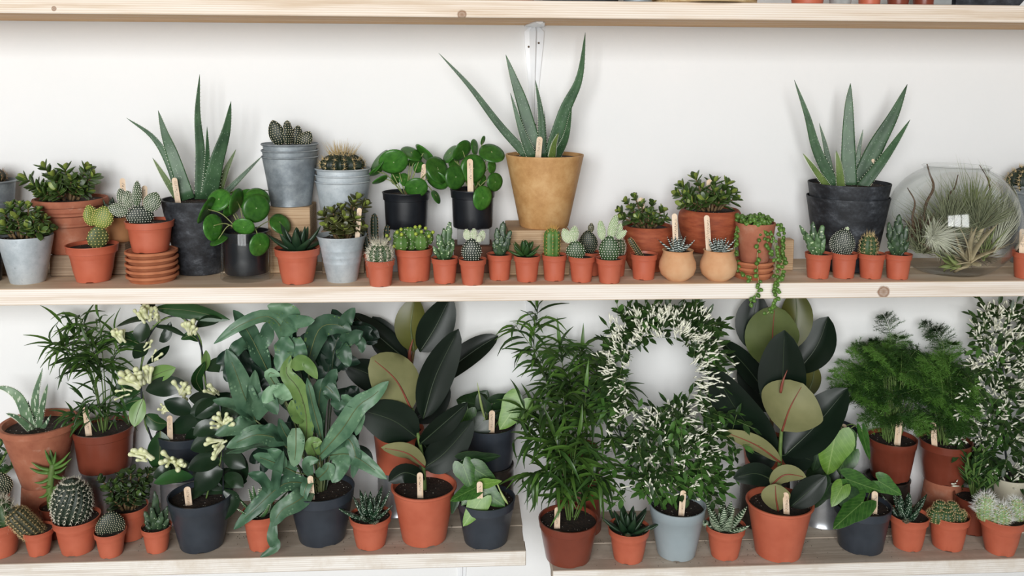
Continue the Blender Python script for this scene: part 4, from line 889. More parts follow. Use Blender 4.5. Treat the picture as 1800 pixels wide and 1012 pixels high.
# ---- nested black pots with aloe
g = geo(1484, 480, 354, 139, 100, ZM); c, rb, rt, h = g; m = mpp(c)
potted('black_pot', 'outer of the two nested scuffed black pots at the right', 'pot', g, 'plain', M_BLK, soil=0, th=.0022)
s = potted('potted_aloe', 'inner black pot with an upright aloe, nested in another black pot', 'potted plant', (c+V((.0012, 0, 24*m)), rb*.985, rt*.99, h), 'plain', M_BLK, soil=.95, th=.0022)
aloe(s, [([(1470, 333, -.005), (1437, 266, -.0), (1419, 203, 0), (1396, 140, .01)], 25, -8, A), ([(1458, 333, -.015), (1430, 295, -.02), (1411, 269, -.02)], 15, 0, Y), ([(1466, 333, .01), (1452, 262, .015), (1440, 216, .02)], 15, 0, A), ([(1492, 334, .0), (1491, 257, .004), (1492, 187, .01), (1495, 146, .015)], 35, 5, A), ([(1479, 334, -.02), (1475, 292, -.024), (1470, 264, -.02)], 18, -10, Y), ([(1503, 334, .012), (1509, 270, .018), (1517, 227, .02)], 14, 0, A), ([(1508, 333, .002), (1536, 264, .01), (1570, 203, .01), (1595, 148, .015)], 44, 12, A), ([(1512, 333, -.02), (1546, 290, -.026), (1576, 247, -.02), (1600, 210, -.015)], 25, -10, A)])
stick(s, (1535, 279), (1529, 330), .002, 5)
# ---- four small pots at the right
s = potted('potted_cactus', TC+'with pale-mottled fan cactus, leftmost of four below the black pots', SM, geo(1437, 491, 449, 47, 36, ZM), 'plastic', M_TC)
monstrose(s, [(1436, 450, 1428, 390, 14, .008), (1438, 450, 1446, 394, 13, .004), (1433, 450, 1418, 410, 14, -.004), (1430, 440, 1406, 396, 9, .006), (1438, 450, 1436, 412, 11, -.012), (1440, 450, 1450, 418, 11, -.006)])
s = potted('potted_cactus', TC+'with a grey dotted cone-shaped cactus with a white tip', SM, geo(1482, 490.5, 448, 45, 35, ZM), 'plastic', M_TC)
opuntia(s, [(1481, 426, 43, 50, 8, 0, 0, M_PADD, 16), (1489, 402, 7, 8, 20, 0, 0, M_PADP, 4)], M_DOTW, dr=1.0)
s = potted('potted_cactus', TC+'with a short spiny ball cactus, third of four below the black pots', SM, geo(1530, 491, 449, 47, 35, ZM), 'plastic', M_TC)
barrel(s, 1526, 452, 29, 42, 9, M_CACT, M_SPG, 6, 6, 7, .35, depth=.22, crown=26, crownlen=12)
s = potted('potted_cactus', TC+'with dense dark knobbly cactus beside the glass bowl', SM, geo(1577, 492, 450, 46, 35, ZM), 'plastic', M_TC)
monstrose(s, [(1577, 450, 1581, 378, 18, .006), (1574, 450, 1562, 392, 14, .0), (1580, 450, 1594, 398, 14, .004), (1576, 450, 1572, 402, 13, -.012), (1580, 450, 1586, 408, 12, -.012), (1573, 450, 1561, 424, 9, -.008), (1582, 450, 1597, 426, 9, -.004)], M_MOND)
# ---- glass bowl of air plants
bc = atY(1675, 389, -.11); bm = mpp(bc); BR = 111*bm; bz = ZM
def bowl_prof():
    H = 187*bm; out = []; inn = []; a0 = math.radians(-62); cz = H*.475
    for i in range(25):
        a = a0+(math.radians(64)-a0)*i/24; out.append((BR*math.cos(a)**.92, max(0, cz+H*.54*math.sin(a))))
    z0 = out[0][1]; out = [(r, z-z0) for r, z in out]; out[0] = (out[0][0], 0)
    rt, zt = out[-1]; out += [(rt*1.0, zt+.004), (rt*1.06, zt+.007), (rt*1.07, zt+.0085), (rt*1.05, zt+.0095), (rt*.97, zt+.007)]
    inn = [(r-.0022, z+.0004) for r, z in out[:25]]; inn[0] = (inn[0][0], .003); inn[1] = (inn[1][0], max(.0045, inn[1][1])); return out+inn[::-1]+[(.0005, .003)]
r = thing('glass_bowl', 'large round clear glass bowl filled with air plants', 'glass bowl', (bc.x, bc.y, bz))
mb = MB(); lathe(mb, bowl_prof(), (bc.x, bc.y, bz), 72); mb.build('glass', M_GLASS, r, sharp=1.0)
M_AIR = leafmat('air_plant_grey', C(136, 144, 112), C(172, 176, 142), .6, 20, .1, var=.2)
M_AIRP = leafmat('air_plant_pale', C(204, 206, 182), C(226, 226, 206), .6, 20, .1, var=.1)
M_AIRB = leafmat('air_plant_tan', C(170, 156, 122), C(204, 190, 156), .6, 20, .08, var=.2)
M_AIRG = leafmat('air_plant_green', C(120, 138, 76), C(160, 170, 110), .55, 20, .1, var=.15)
M_AIRD = leafmat('air_plant_brown', C(84, 66, 52), C(120, 96, 74), .7, 20, .0, var=.2)
bs = S(); bs.c = V((bc.x, bc.y, bz)); bs.m = bm
def inside(p, k=.93):
    """keep a point within the bowl's inner skin"""
    H = 193*bm; z = min(max(p.z-bz, .007), H*1.25); cz = H*.475+.012; q = (z-cz)/(H*.54); rr_ = BR*k*max(.1, 1-min(1, q*q))**.46
    if z > H*.86: rr_ = min(rr_, 50*bm)
    d = V((p.x-bc.x, p.y-bc.y, 0))
    if d.length > rr_: d = d*(rr_/d.length)
    return V((bc.x+d.x, bc.y+d.y, bz+z))
def airplant(label, cx, cy, dy, n, L, wpx, mat, up=V((0, -.2, 1)), spread=1.2, curl=.5, seed=1, thick=.3):
    b = inside(atY(cx, cy, bc.y+dy), .85); rt_ = thing('air_plant', label, 'air plant', b, 'air plants in the glass bowl'); rr = random.Random(seed); up = up.normalized(); x = up.orthogonal().normalized(); y = up.cross(x)
    big = wpx >= 5; mbj = MB()
    for i in range(n):
        a = i*2.4+rr.uniform(-.3, .3); u = rr.uniform(.1, 1)*spread; d = (up+(x*math.cos(a)+y*math.sin(a))*u).normalized(); l = L*bm*rr.uniform(.6, 1.1)
        bend = V((rr.uniform(-1, 1), rr.uniform(-1, 1), rr.uniform(-1, .3)))*curl
        path = [inside(b+d*l*t+bend*l*t*t*.5) for t in [k/7 for k in range(8)]]
        mb = MB() if big else mbj; fat(mb, path, wpx*bm, (x*math.cos(a)+y*math.sin(a))*-1+up*.6, 'taper', thick, .3, 5)
        if big: mb.build('leaf', mat, rt_, sharp=None)
    if not big: mbj.build('leaves', mat, rt_, sharp=None, kind='stuff')
airplant('white spiky ball-shaped air plant at the left in the bowl', 1640, 416, -.085, 260, 46, 2.6, M_AIRP, V((-.1, -1, .15)), 2.4, .5, 2)
airplant('broad twisted tan air plant lying at the front of the bowl floor', 1702, 464, -.06, 14, 88, 15, M_AIRB, V((-.35, -.5, .75)), 1.3, .9, 6)
airplant('broad olive air plant beneath the white one on the bowl floor', 1690, 468, -.07, 8, 88, 13, M_AIRG, V((-.95, -.35, .35)), .45, .5, 8)
airplant('green air plant with narrow upright leaves at the right of the bowl', 1728, 458, -.05, 26, 66, 6, M_AIRG, V((.05, -.2, 1)), .55, .35, 5)
airplant('straw-coloured grassy air plant in the middle of the bowl', 1720, 405, -.04, 260, 98, 3.0, M_AIR, V((0, -.15, 1)), 1.5, .45, 9)
airplant('greyish grassy air plant behind the straw-coloured one', 1672, 408, -.01, 260, 98, 3.0, M_AIR, V((-.1, -.05, 1)), 1.3, .5, 10)
airplant('long pale strand air plant hugging the right side of the bowl', 1746, 448, -.03, 170, 130, 3.0, M_AIRP, V((.3, .0, 1)), .4, .35, 11)
airplant('brown tangled dry air plant low at the left of the bowl', 1618, 415, -.01, 120, 62, 2.8, M_AIRD, V((0, -.3, .4)), 2.2, 1.2, 12)
airplant('olive wispy air plant at the back floor of the bowl', 1650, 446, .0, 150, 84, 3, M_AIR, V((.1, -.4, .8)), 1.8, .8, 14)
airplant('pale wispy air plant low between the broad ones', 1690, 440, -.01, 130, 70, 2.8, M_AIRB, V((.1, -.3, .7)), 1.8, .7, 15)
airplant('dark dry air plant lining the back of the bowl floor', 1685, 455, .03, 130, 80, 3.4, M_AIRD, V((0, -.2, .6)), 2.0, .8, 16)
airplant('thick olive air plant filling the left floor of the bowl', 1625, 445, -.03, 150, 84, 3.4, M_AIR, V((-.2, -.3, .8)), 1.9, .7, 21)
airplant('tan strand air plant filling the right floor of the bowl', 1735, 455, .02, 120, 84, 3.4, M_AIRB, V((.2, -.3, .8)), 1.6, .7, 22)
airplant('dull green air plant heaped in the centre of the bowl', 1660, 425, -.02, 180, 92, 3.4, M_AIR, V((0, -.2, 1)), 1.7, .5, 23)
airplant('tall wispy air plant reaching towards the bowl rim', 1705, 405, .0, 120, 125, 2.6, M_AIRG, V((.1, 0, 1)), .8, .35, 24)
def twig(label, pts, r0, seed):
    P_ = [inside(atY(x, y, bc.y+d)) for x, y, d in pts]; mb = MB(); path = cr(P_, 16); tube(mb, path, [r0*bm*(1-.7*i/16) for i in range(17)], 7)
    o = bpy.data.objects.new('dry_twig', mb.mesh('dry_twig', M_AIRD, P_[0], None)); COL.objects.link(o); o.location = P_[0]; tag(o, label, 'twig', 'twigs in the glass bowl')
twig('tall dark curved twig reaching the bowl rim at its left', [(1628, 420, 0), (1626, 365, .01), (1641, 330, .01), (1634, 305, .01), (1629, 288, .01)], 3.2, 1)
twig('forked dark twig standing in the middle of the bowl', [(1650, 430, .02), (1666, 350, .02), (1678, 330, .02), (1684, 307, .02)], 2.6, 2)
twig('short dark twig leaning on the left bowl wall', [(1612, 430, -.01), (1604, 385, -.01), (1608, 355, 0), (1595, 330, 0)], 2.8, 3)
twig('thin dark twig leaning at the right bowl rim', [(1742, 430, .03), (1742, 360, .03), (1738, 320, .02), (1722, 290, .01)], 2.2, 4)
# ---- right edge of the middle shelf
g = geoY(1826, -.03, 342, 98, 74, ZM); g = (g[0], g[1], g[2], g[3])
potted('galvanised_pail', 'grey galvanised pail at the right picture edge beside the glass bowl', 'pail', g, 'galv', M_GALV, soil=0, th=.0009)
c, rb, rt, h = g; s = potted('potted_cactus', 'dark cactus in a pail nested at the right picture edge', 'potted plant', (c+V((0, 0, 11*bm)), rb, rt, h), 'galv', M_GALV, soil=.93, th=.0009)
barrel(s, 1812, 338, 78, 48, 13, M_CACTD, M_SPG, 7, 7, 8, .4, depth=.25)
s = potted('potted_cactus', 'small terracotta-coloured pot cut by the right picture edge below the pail', 'potted plant', geo(1803, 491, 447, 49, 37, ZM), 'plastic', M_TC)
barrel(s, 1803, 452, 24, 36, 8, M_CACT, M_SPW, 6, 4, 4); stick(s, (1797, 402), (1796, 446), -.012, 8)
# ================================================================== top shelf
ZTT = ZT+.0395
def top_pot(label, x0, x1, mat, style='plastic', h=.075, Yc=None, tap=.78, soil=.9):
    xm = (x0+x1)/2; m = mpp(atY(xm, 5, -DS)); rb = (x1-x0)/2*m; Y = Yc if Yc is not None else -DS+rb+.004; c = atY(xm, 5, Y); c.z = ZTT
    s = potted('potted_plant', label, 'potted plant', (c, rb, rb/tap, h), style, mat, 'pots on the top shelf', soil=soil, notch=False)
    rosette(s, 0, 0, 1, 1, 1, M_HAWG) if False else None
    return s
for x0, x1, mt, lb in [(1392, 1446, M_TC, 'widest orange pot on the top shelf right of the basket'), (1510, 1546, M_TC, 'first of three small orange pots in a row on the top shelf'), (1561, 1596, M_TCD, 'second of three small orange pots in a row on the top shelf'), (1606, 1641, M_TCD, 'third of three small orange pots, beside the grey box on the top shelf'), (845, 940, M_OLD, 'clay pot on the top shelf above the white bracket')]:
    s = top_pot(lb, x0, x1, mt); b = s.c; rr = random.Random(x0)
    for i in range(9):
        az = i*2.4; e = math.radians(35+i*5); o = V((math.cos(az), math.sin(az), 0)); d = o*math.cos(e)+V((0, 0, math.sin(e))); mb = MB(); fat(mb, [b+d*.05*t for t in (0, .2, .4, .6, .8, 1)], .012, V((0, 0, 1)), 'haw', .5, .1, 7); mb.build('leaf', M_HAWG, s.root, sharp=None)
s = top_pot('speckled grey stone pot between orange pots on the top shelf', 1459, 1495, M_CONC, 'plain')
for i in range(9):
    az = i*2.4; e = math.radians(30+i*5); o = V((math.cos(az), math.sin(az), 0)); d = o*math.cos(e)+V((0, 0, math.sin(e))); mb = MB(); fat(mb, [s.c+d*.04*t for t in (0, .2, .4, .6, .8, 1)], .012, V((0, 0, 1)), 'haw', .5, .1, 7); mb.build('leaf', M_HAW, s.root, sharp=None)
# woven basket: each coil its own part
xm = 1238; Y = -.135; c = atY(xm, 5, Y); c.z = ZTT; R = 86*mpp(c)
M_BSK = woodmat('woven_straw', C(170, 138, 92), C(206, 178, 132), C(222, 200, 160), (), .85, 3)
r = thing('woven_basket', 'round coiled straw basket on the top shelf', 'basket', c); 
for i in range(9):
    mb = MB(); rad = R*(1+.03*i-.002*i*i); n = 48; tube(mb, [c+V((rad*math.cos(2*math.pi*k/n), rad*math.sin(2*math.pi*k/n), .006+i*.0105)) for k in range(n)]+[c+V((rad, 0, .006+i*.0105))], .0056, 7, cap=False); mb.build('coil', M_BSK, r, sharp=None)
mb = MB(); lathe(mb, [(R*.97, .002), (R*.97, .006), (.001, .006)], c, 40); mb.build('base', M_BSK, r)
def top_box(name, label, cat, x0, x1, h, mat, Yf=-.228, dep=.12):
    a = atY(x0, 5, Yf).x; b = atY(x1, 5, Yf).x; mb = MB(); box(mb, (a-(a+b)/2, 0, 0), (b-(a+b)/2, dep, h), 0, .002); t_ = .004
    o = bpy.data.objects.new(name, mb.mesh(name, mat, None, smooth=False)); COL.objects.link(o); o.location = ((a+b)/2, Yf, ZTT); tag(o, label, cat); return o
M_GBOX = pmat('grey_box', C(150, 152, 150), C(128, 130, 128), .6, 20)
top_box('storage_box', 'grey box beside the orange pots on the top shelf', 'box', 1642, 1674, .06, M_GBOX)
# dark tapering tray at the right
a = atY(1680, 5, -.228).x; b = atY(1792, 5, -.228).x; r = thing('planting_tray', 'dark tapering planting tray at the right of the top shelf', 'tray', ((a+b)/2, -.17, ZTT))
mb = MB(); h = .06; o_ = .012; lo = [V((a, -.228, ZTT)), V((b, -.228, ZTT)), V((b, -.11, ZTT)), V((a, -.11, ZTT))]; hi = [V((a-.002, -.236, ZTT+h)), V((b+.05, -.236, ZTT+h)), V((b+.05, -.10, ZTT+h)), V((a-.002, -.10, ZTT+h))]
cen = sum(hi, V())/4; hin = [cen+(p-cen)*.94 for p in hi]; lin = [p+V((0, 0, .004)) for p in [cen*.06+q*.94 for q in lo]]
for q in lin: q.z = ZTT+.004
mb.add(lo+hi+hin+lin, [(3, 2, 1, 0)]+[(i, (i+1) % 4, 4+(i+1) % 4, 4+i) for i in range(4)]+[(4+i, 4+(i+1) % 4, 8+(i+1) % 4, 8+i) for i in range(4)]+[(8+i, 8+(i+1) % 4, 12+(i+1) % 4, 12+i) for i in range(4)]+[(12, 13, 14, 15)]); mb.build('body', M_BLK, r, smooth=False)
for (x0, x1, lb, mt) in [(952, 1088, 'dark wide bowl on the top shelf left of the basket', M_BLK), (1096, 1146, 'grey and brown pot on the top shelf beside the basket', M_GALV)]:
    s = top_pot(lb, x0, x1, mt, 'plain', .06, Yc=-.125 if x0 < 1000 else None, tap=.85)
    for i in range(12):
        az = i*2.4; e = math.radians(30+i*4); o = V((math.cos(az), math.sin(az), 0)); d = o*math.cos(e)+V((0, 0, math.sin(e))); mb = MB(); fat(mb, [s.c+d*.06*t for t in (0, .2, .4, .6, .8, 1)], .013, V((0, 0, 1)), 'haw', .5, .1, 7); mb.build('leaf', M_HAWG, s.root, sharp=None)
s = top_pot('pot of small green leaves at the left end of the top shelf', -42, 10, M_TC, tap=.8)
jade(s, [(-20, -60, 0), (-35, -45, 0), (5, -45, 0), (12, -30, -.02), (-10, -40, -.03)], 20, pairs=3, seed=4) 
mt = unit('jade', [M_JADEY])
st = MB()
for k in range(5):
    p0 = s.c; e = V((s.base.x+.02+.004*k, -.246-.003*k, ZTT+.012+.006*k)); tube(st, cr([p0, p0+V((.02, -.03, .03)), e], 8), .001, 5)
    for j in range(3): a = j*2.1+k; put(mt, 'leaf', s.root, frame(e, V((math.cos(a), -.6, math.sin(a)-.3)), V((0, -1, .5)), .013, .008))
st.build('trailing_stems', M_PRLS, s.root, sharp=None)
# ================================================================== lower left shelf
def supz(px, py, Yfront): return atY(px, py, Yfront).z
def pleaf(s, pts, wpx, roll, mats, prof='ellip', fold=.12, wav=0, name='leaf', n=12, nu=4, thick=.0008, rib=None, ribw=1.2, wfreq=7):
    path = cr([P3(s, *p) for p in pts], n); A = path[n//2]; m = mpp(A); T = (path[-1]-path[0]).normalized(); nn = Matrix.Rotation(math.radians(roll), 3, T) @ toward(A)
    mb = MB(); leaf(mb, path, wpx*m, nn, prof, fold, wav, thick, nu, rnd=s.rnd, wfreq=wfreq); o = mb.build(name, mats, s.root, sharp=1.2)
    if rib:
        mb = MB(); tube(mb, [p+nn*.0007 for p in path[:-1]], [ribw*m*(1-.75*i/n) for i in range(n)], 5); mb.build('midrib', rib, o, sharp=None)
    return o
def invpot(label, xc, Y, z, ztop, wb, wt, mat, name='upturned_pot'):
    """an empty pot standing upside down as a riser"""
    c = V((atY(xc, 850, Y).x, Y, z)); m = mpp(c); h = ztop-z; rb = wb/2*m; rt = wt/2*m; mb = MB()
    lathe(mb, [(rb*.94, .001), (rb, 0), (rb, h*.2), (rb*.95, h*.22), (rt*1.02, h*.97), (rt*.98, h), (rt*.25, h), (rt*.24, h*.9), (rb*.8, h*.15), (rb*.93, .0015)], (0, 0, 0), 40, close=False)
    o = bpy.data.objects.new(name, mb.mesh(name, mat)); COL.objects.link(o); o.location = c; tag(o, label, 'pot'); return o
# ---- big terracotta pot with variegated aloe
Y0 = -.047; zb = supz(72, 862, Y0-.045)
invpot('pale clay pot turned upside down under the big terracotta aloe pot', 72, Y0, ZL, zb, 74, 60, M_OLD)
s = potted('potted_aloe', 'big weathered terracotta pot with striped aloe at the lower left', 'potted plant', geoY(70, Y0, 765, 124, 66, zb), 'plain', M_OLD, soil=.9, th=.007)
mb = MB(); lathe(mb, [(s.rt*.985, s.h*.9), (s.rt*1.03, s.h*.91), (s.rt*1.04, s.h*.95), (s.rt*1.04, s.h*.99), (s.rt*1.02, s.h*1.002), (s.rt*.97, s.h*1.002)], s.base, 44, close=False); mb.build('rim', M_OLD, s.root)
B_ = M_ALOEV
aloe(s, [([(56, 756, -.01), (36, 703, -.015), (14, 684, -.02), (-10, 680, -.02)], 24, -10, B_), ([(57, 758, -.02), (31, 735, -.03), (10, 726, -.035)], 15, 20, B_), ([(62, 756, 0), (62, 698, .0), (75, 646, .01)], 21, 0, B_), ([(66, 756, -.005), (76, 705, -.008), (84, 674, -.005)], 15, 10, B_), ([(72, 758, -.01), (82, 742, -.01), (90, 728, -.01)], 11, 0, B_), ([(57, 750, .005), (53, 725, .008), (49, 703, .01)], 11, 0, A)])
# ---- sword-leaved plant builder
M_SW = leafmat('sword_leaf', C(50, 82, 30), C(84, 118, 48), .4, 2, .18, var=.5)
M_SWD = leafmat('sword_leaf_dark', C(34, 60, 26), C(58, 88, 38), .36, 2, .1, var=.4)
def sword(s, stems, Lp, wp_, per=3, step=.055, t0=.25, seed=1, mats=(M_SW, M_SWD), cap=290, droop=.3):
    """stems: lists of (px, py, dy); leaves in loose whorls along each"""
    rr = random.Random(seed); me = [unit('lance', [m_, m_]) for m_ in mats]+[unit('lancedrop', [m_, m_]) for m_ in mats]; st = MB(); cnt = 0; jobs = []
    for pts in stems:
        path = cr([P3(s, *p) for p in pts], 24); tube(st, path, [1.3*s.m*(1-.6*i/24) for i in range(25)], 5); t = t0
        while t < 1.0:
            k = min(23, int(t*24)); p = path[k].lerp(path[k+1], t*24-k); T = (path[k+1]-path[k]).normalized(); x = T.orthogonal().normalized(); y = T.cross(x); a0 = rr.uniform(0, 6.28)
            for j in range(per):
                a = a0+j*6.283/per+rr.uniform(-.5, .5); d = (x*math.cos(a)+y*math.sin(a))*.9+T*rr.uniform(.2, .9)+V((0, 0, rr.uniform(-droop*2, .25))); jobs.append((p, d, rr.uniform(.65, 1.15), rr.randrange(4), rr.uniform(.8, 1.2)))
            t += step*rr.uniform(.7, 1.3)
        jobs.append((path[-1], (path[-1]-path[-3])+V((0, 0, .001)), .9, 0, 1))
    rr.shuffle(jobs); jobs = jobs[:cap]
    for p, d, l, k, q in jobs:
        n = V((rr.uniform(-.4, .4), -.5, 1)); L = Lp*s.m*l
        e = p+d.normalized()*L
        if e.y > -.012: d.y = -abs(d.y)*.3
        put(me[k], 'leaf', s.root, frame(p, d, n, L, wp_*.74*s.m*q, L))
    st.build('stems', M_STEMG, s.root, sharp=None)
# ---- brown pot on tin with sword-leaved plant
Y0 = -.03; zb = supz(183, 836, Y0-.058)
can('ribbed tin can under the brown pot of sword-leaved plant at the left', 180, Y0, ZL, zb, 78, M_TIN, 9)
s = potted('potted_sword_plant', 'glossy brown pot of fine sword-shaped leaves standing on a tin can, left', 'potted plant', geoY(183, Y0, 769, 102, 86, zb), 'band', M_TCD)
sword(s, [[(180, 765, 0), (165, 680, 0), (130, 620, 0), (95, 605, -.02)], [(182, 765, 0), (170, 680, .01), (150, 610, .01), (110, 570, .01)], [(184, 765, 0), (180, 680, .01), (165, 600, .02), (140, 556, .02)], [(184, 765, 0), (185, 690, 0), (180, 620, 0), (175, 560, 0)], [(186, 765, 0), (195, 690, 0), (200, 630, .01), (205, 590, .02)], [(182, 765, 0), (170, 690, -.02), (150, 640, -.03), (120, 630, -.04)], [(184, 765, 0), (182, 700, -.02), (175, 645, -.03), (160, 610, -.03)]], 56, 7.5, 3, .055, .5, 3, cap=150)
sword(s, [[(178, 765, -.01), (165, 720, -.02), (145, 700, -.03)], [(184, 765, -.01), (190, 715, -.02), (205, 690, -.02)], [(182, 765, -.02), (175, 715, -.03), (165, 680, -.03)], [(186, 765, 0), (205, 730, 0), (222, 715, .0)], [(175, 765, -.01), (150, 735, -.03), (125, 730, -.03)]], 44, 6.5, 3, .09, .3, 4, (M_SWD, M_SWD), cap=70, droop=.5)
stick(s, (150, 715), (157, 772), -.045, 10)
# ---- left edge plants
s = potted('potted_succulent', 'dark fleshy stemmed succulent at the lower left picture edge behind cacti', 'potted plant', geo(-22, 918, 868, 58, 46, ZL), 'plastic', M_BLKP)
rr = random.Random(8); me = unit('jade', [M_HAWG])
st = MB()
for x, y, dy in [(2, 775, 0), (14, 790, -.01), (-12, 790, 0), (22, 820, -.01)]:
    path = cr([s.c, s.c.lerp(P3(s, x, y, dy), .6), P3(s, x, y, dy)], 14); tube(st, path, 2.4*s.m, 6)
    for i in range(5, 15):
        for k in range(2): a = rr.uniform(0, 6.28); put(me, 'leaf', s.root, frame(path[i], V((math.cos(a), math.sin(a), .7)), V((0, 0, 1)), 15*s.m, 7*s.m))
st.build('stems', M_STEMG, s.root, sharp=None)
s = potted('potted_cactus', 'small pot with pale dotted ball cactus at the left edge, behind the spiny one', 'potted plant', geo(-4, 948, 884, 46, 34, ZL), 'plastic', M_TC)
s.root.location.y -= 0
opuntia(s, [(0, 852, 40, 46, 0, 0, -.01, M_PADD, 14)], M_DOTC, dr=1.1)
s = potted('potted_cactus', 'terracotta-coloured pot with star-spined cactus cut by the left edge', 'potted plant', geo(3, 983, 931, 74, 52, ZL), 'plastic', M_TC)
barrel(s, -2, 935, 58, 62, 10, M_CACT, M_SPW, 6, 10, 14, .4, depth=.2, crown=30, crownlen=16)
s = potted('potted_cactus', 'terracotta-coloured pot with a golden bristly cactus leaning left', 'potted plant', geo(70, 979, 941, 52, 34, ZL), 'plastic', M_TC)
barrel(s, 70, 945, 36, 72, 14, M_PADO, M_SPG, 12, 7, 6, .3, lean=-36, col=True, depth=.14, leanY=8)
s = potted('potted_succulent', 'finger-leaved green succulent in a dark pot above the golden cactus', 'potted plant', geo(99, 949, 899, 50, 38, ZL), 'plastic', M_TCD)
stemtube(s, [(92, 900, 0), (88, 860, 0), (93, 815, 0)], 7, 5, M_STEMG)
for x0, y0, x1, y1, dy in [(92, 815, 79, 790, -.01), (93, 815, 98, 793, 0), (95, 818, 124, 793, 0), (96, 822, 126, 805, -.01), (88, 825, 55, 812, -.01), (86, 830, 52, 822, 0), (88, 840, 60, 848, -.015), (94, 835, 116, 838, -.02), (90, 850, 72, 855, -.02), (88, 862, 68, 874, -.02), (92, 866, 84, 884, -.025), (96, 855, 112, 866, -.01), (92, 812, 88, 788, .01), (96, 830, 118, 818, .01)]:
    path = cr([P3(s, x0, y0, 0), P3(s, (x0+x1)/2, (y0+y1)/2+3, dy*.6), P3(s, x1, y1, dy)], 8); mb = MB(); fat(mb, path, 8*s.m, V((0, -.3, 1)), lambda t: (1-t**2.5)*.9+.08, .8, 0, 7); mb.build('leaf', M_CACTB, s.root, sharp=None)
s = potted('potted_cactus', 'terracotta-coloured pot with a large round grey-green spiny ball cactus', 'potted plant', geo(138, 978, 926, 79, 54, ZL), 'plastic', M_TC)
barrel(s, 128, 917, 66, 80, 18, M_CACTD, M_SPW, 11, 5, 6, .5, depth=.18, twist=.9, crown=20, crownlen=8)
s = potted('potted_cactus', 'small pot with a tight grey ball cactus covered in white dots, lower left', 'potted plant', geo(196, 982, 944, 54, 38, ZL), 'plastic', M_TC)
opuntia(s, [(194, 922, 48, 50, 4, 0, 0, M_PADD, 15)], M_DOTC, dr=.95)
s = potted('potted_jade_plant', 'dark small-leaved jade in a terracotta-coloured pot at the lower left', 'potted plant', geo(230, 953, 903, 64, 50, ZL), 'plastic', M_TC)
jade(s, [(180, 845, -.01), (192, 860, -.02), (200, 880, -.03), (215, 840, 0), (230, 832, 0), (245, 838, 0), (255, 852, 0), (250, 870, -.01), (225, 860, -.02), (240, 875, -.025), (212, 862, -.02), (262, 832, .01), (205, 850, 0)], 23, M_JADED, M_JADE, 4, .66, 21)
s = potted('potted_cactus', 'small pot with an upright knobbly dark cactus beside the slate pot', 'potted plant', geo(277, 974, 936, 52, 36, ZL), 'plastic', M_TC)
monstrose(s, [(275, 938, 272, 864, 14, .004), (272, 938, 254, 898, 13, 0), (278, 938, 294, 890, 14, .002), (276, 938, 266, 892, 12, -.012), (278, 938, 284, 900, 11, -.012), (272, 940, 257, 918, 10, -.008), (279, 938, 296, 912, 10, -.004)], M_MOND)
# ---- stephanotis on hoops
M_STE = leafmat('waxy_leaf', C(30, 62, 30), C(48, 86, 42), .28, 8, .08, var=.25)
M_STED = leafmat('waxy_leaf_dark', C(18, 36, 22), C(32, 52, 30), .28, 8, .03, var=.2)
M_STEL = leafmat('waxy_leaf_light', C(88, 124, 60), C(118, 150, 84), .32, 8, .14, var=.15)
M_BUD = pmat('cream_bud', C(216, 220, 168), C(230, 230, 196), .45, 3)
M_WIRE = pmat('dark_wire', C(30, 36, 40), None, .4)
bud = unit('bud', [M_BUD])
def buds(s, cl, seed=1):
    rr = random.Random(seed)
    for x, y, dy, n, dx, dz, L in cl:
        c = P3(s, x, y, dy); mb = MB()
        for i in range(int(n*1.5)):
            d = V((dx+rr.uniform(-.5, .5), -.35+rr.uniform(-.4, .3), dz+rr.uniform(-.35, .35))).normalized(); l = L*s.m*rr.uniform(.7, 1.15); p = c+V((rr.uniform(-8, 8), rr.uniform(-5, 5), rr.uniform(-5, 5)))*s.m
            put(bud, 'flower_bud', s.root, frame(p, d, V((0, -1, 0)), l, l*.6))
Y0 = -.028; zb = supz(325, 846, Y0-.05)
can('shiny tin can under the hidden slate pot of waxy vine, lower left', 318, Y0, ZL, zb, 78, M_TIN, 7)
s = potted('potted_stephanotis', 'rear slate pot of waxy vine with cream buds trained on a hoop', 'potted plant', geoY(328, Y0, 776, 100, 78, zb), 'band', M_SLATE)
mb = MB(); hp = cr([P3(s, *p) for p in [(272, 790, 0), (256, 735, 0), (248, 680, 0), (254, 610, 0), (285, 562, 0), (325, 560, 0), (352, 605, 0), (362, 680, 0), (372, 790, 0)]], 50); tube(mb, hp, 1.6*s.m, 6); mb.build('hoop', M_WIRE, s.root, sharp=None)
mb = MB(); tube(mb, [p+V((.004*math.cos(i*.7), .004*math.sin(i*.7), 0)) for i, p in enumerate(hp)], 1.5*s.m, 6); mb.build('vine_stem', M_STEMG, s.root, sharp=None)
D_, G_, L_ = [M_STED, M_STE], [M_STE, M_STEL], [M_STEL, M_STE]
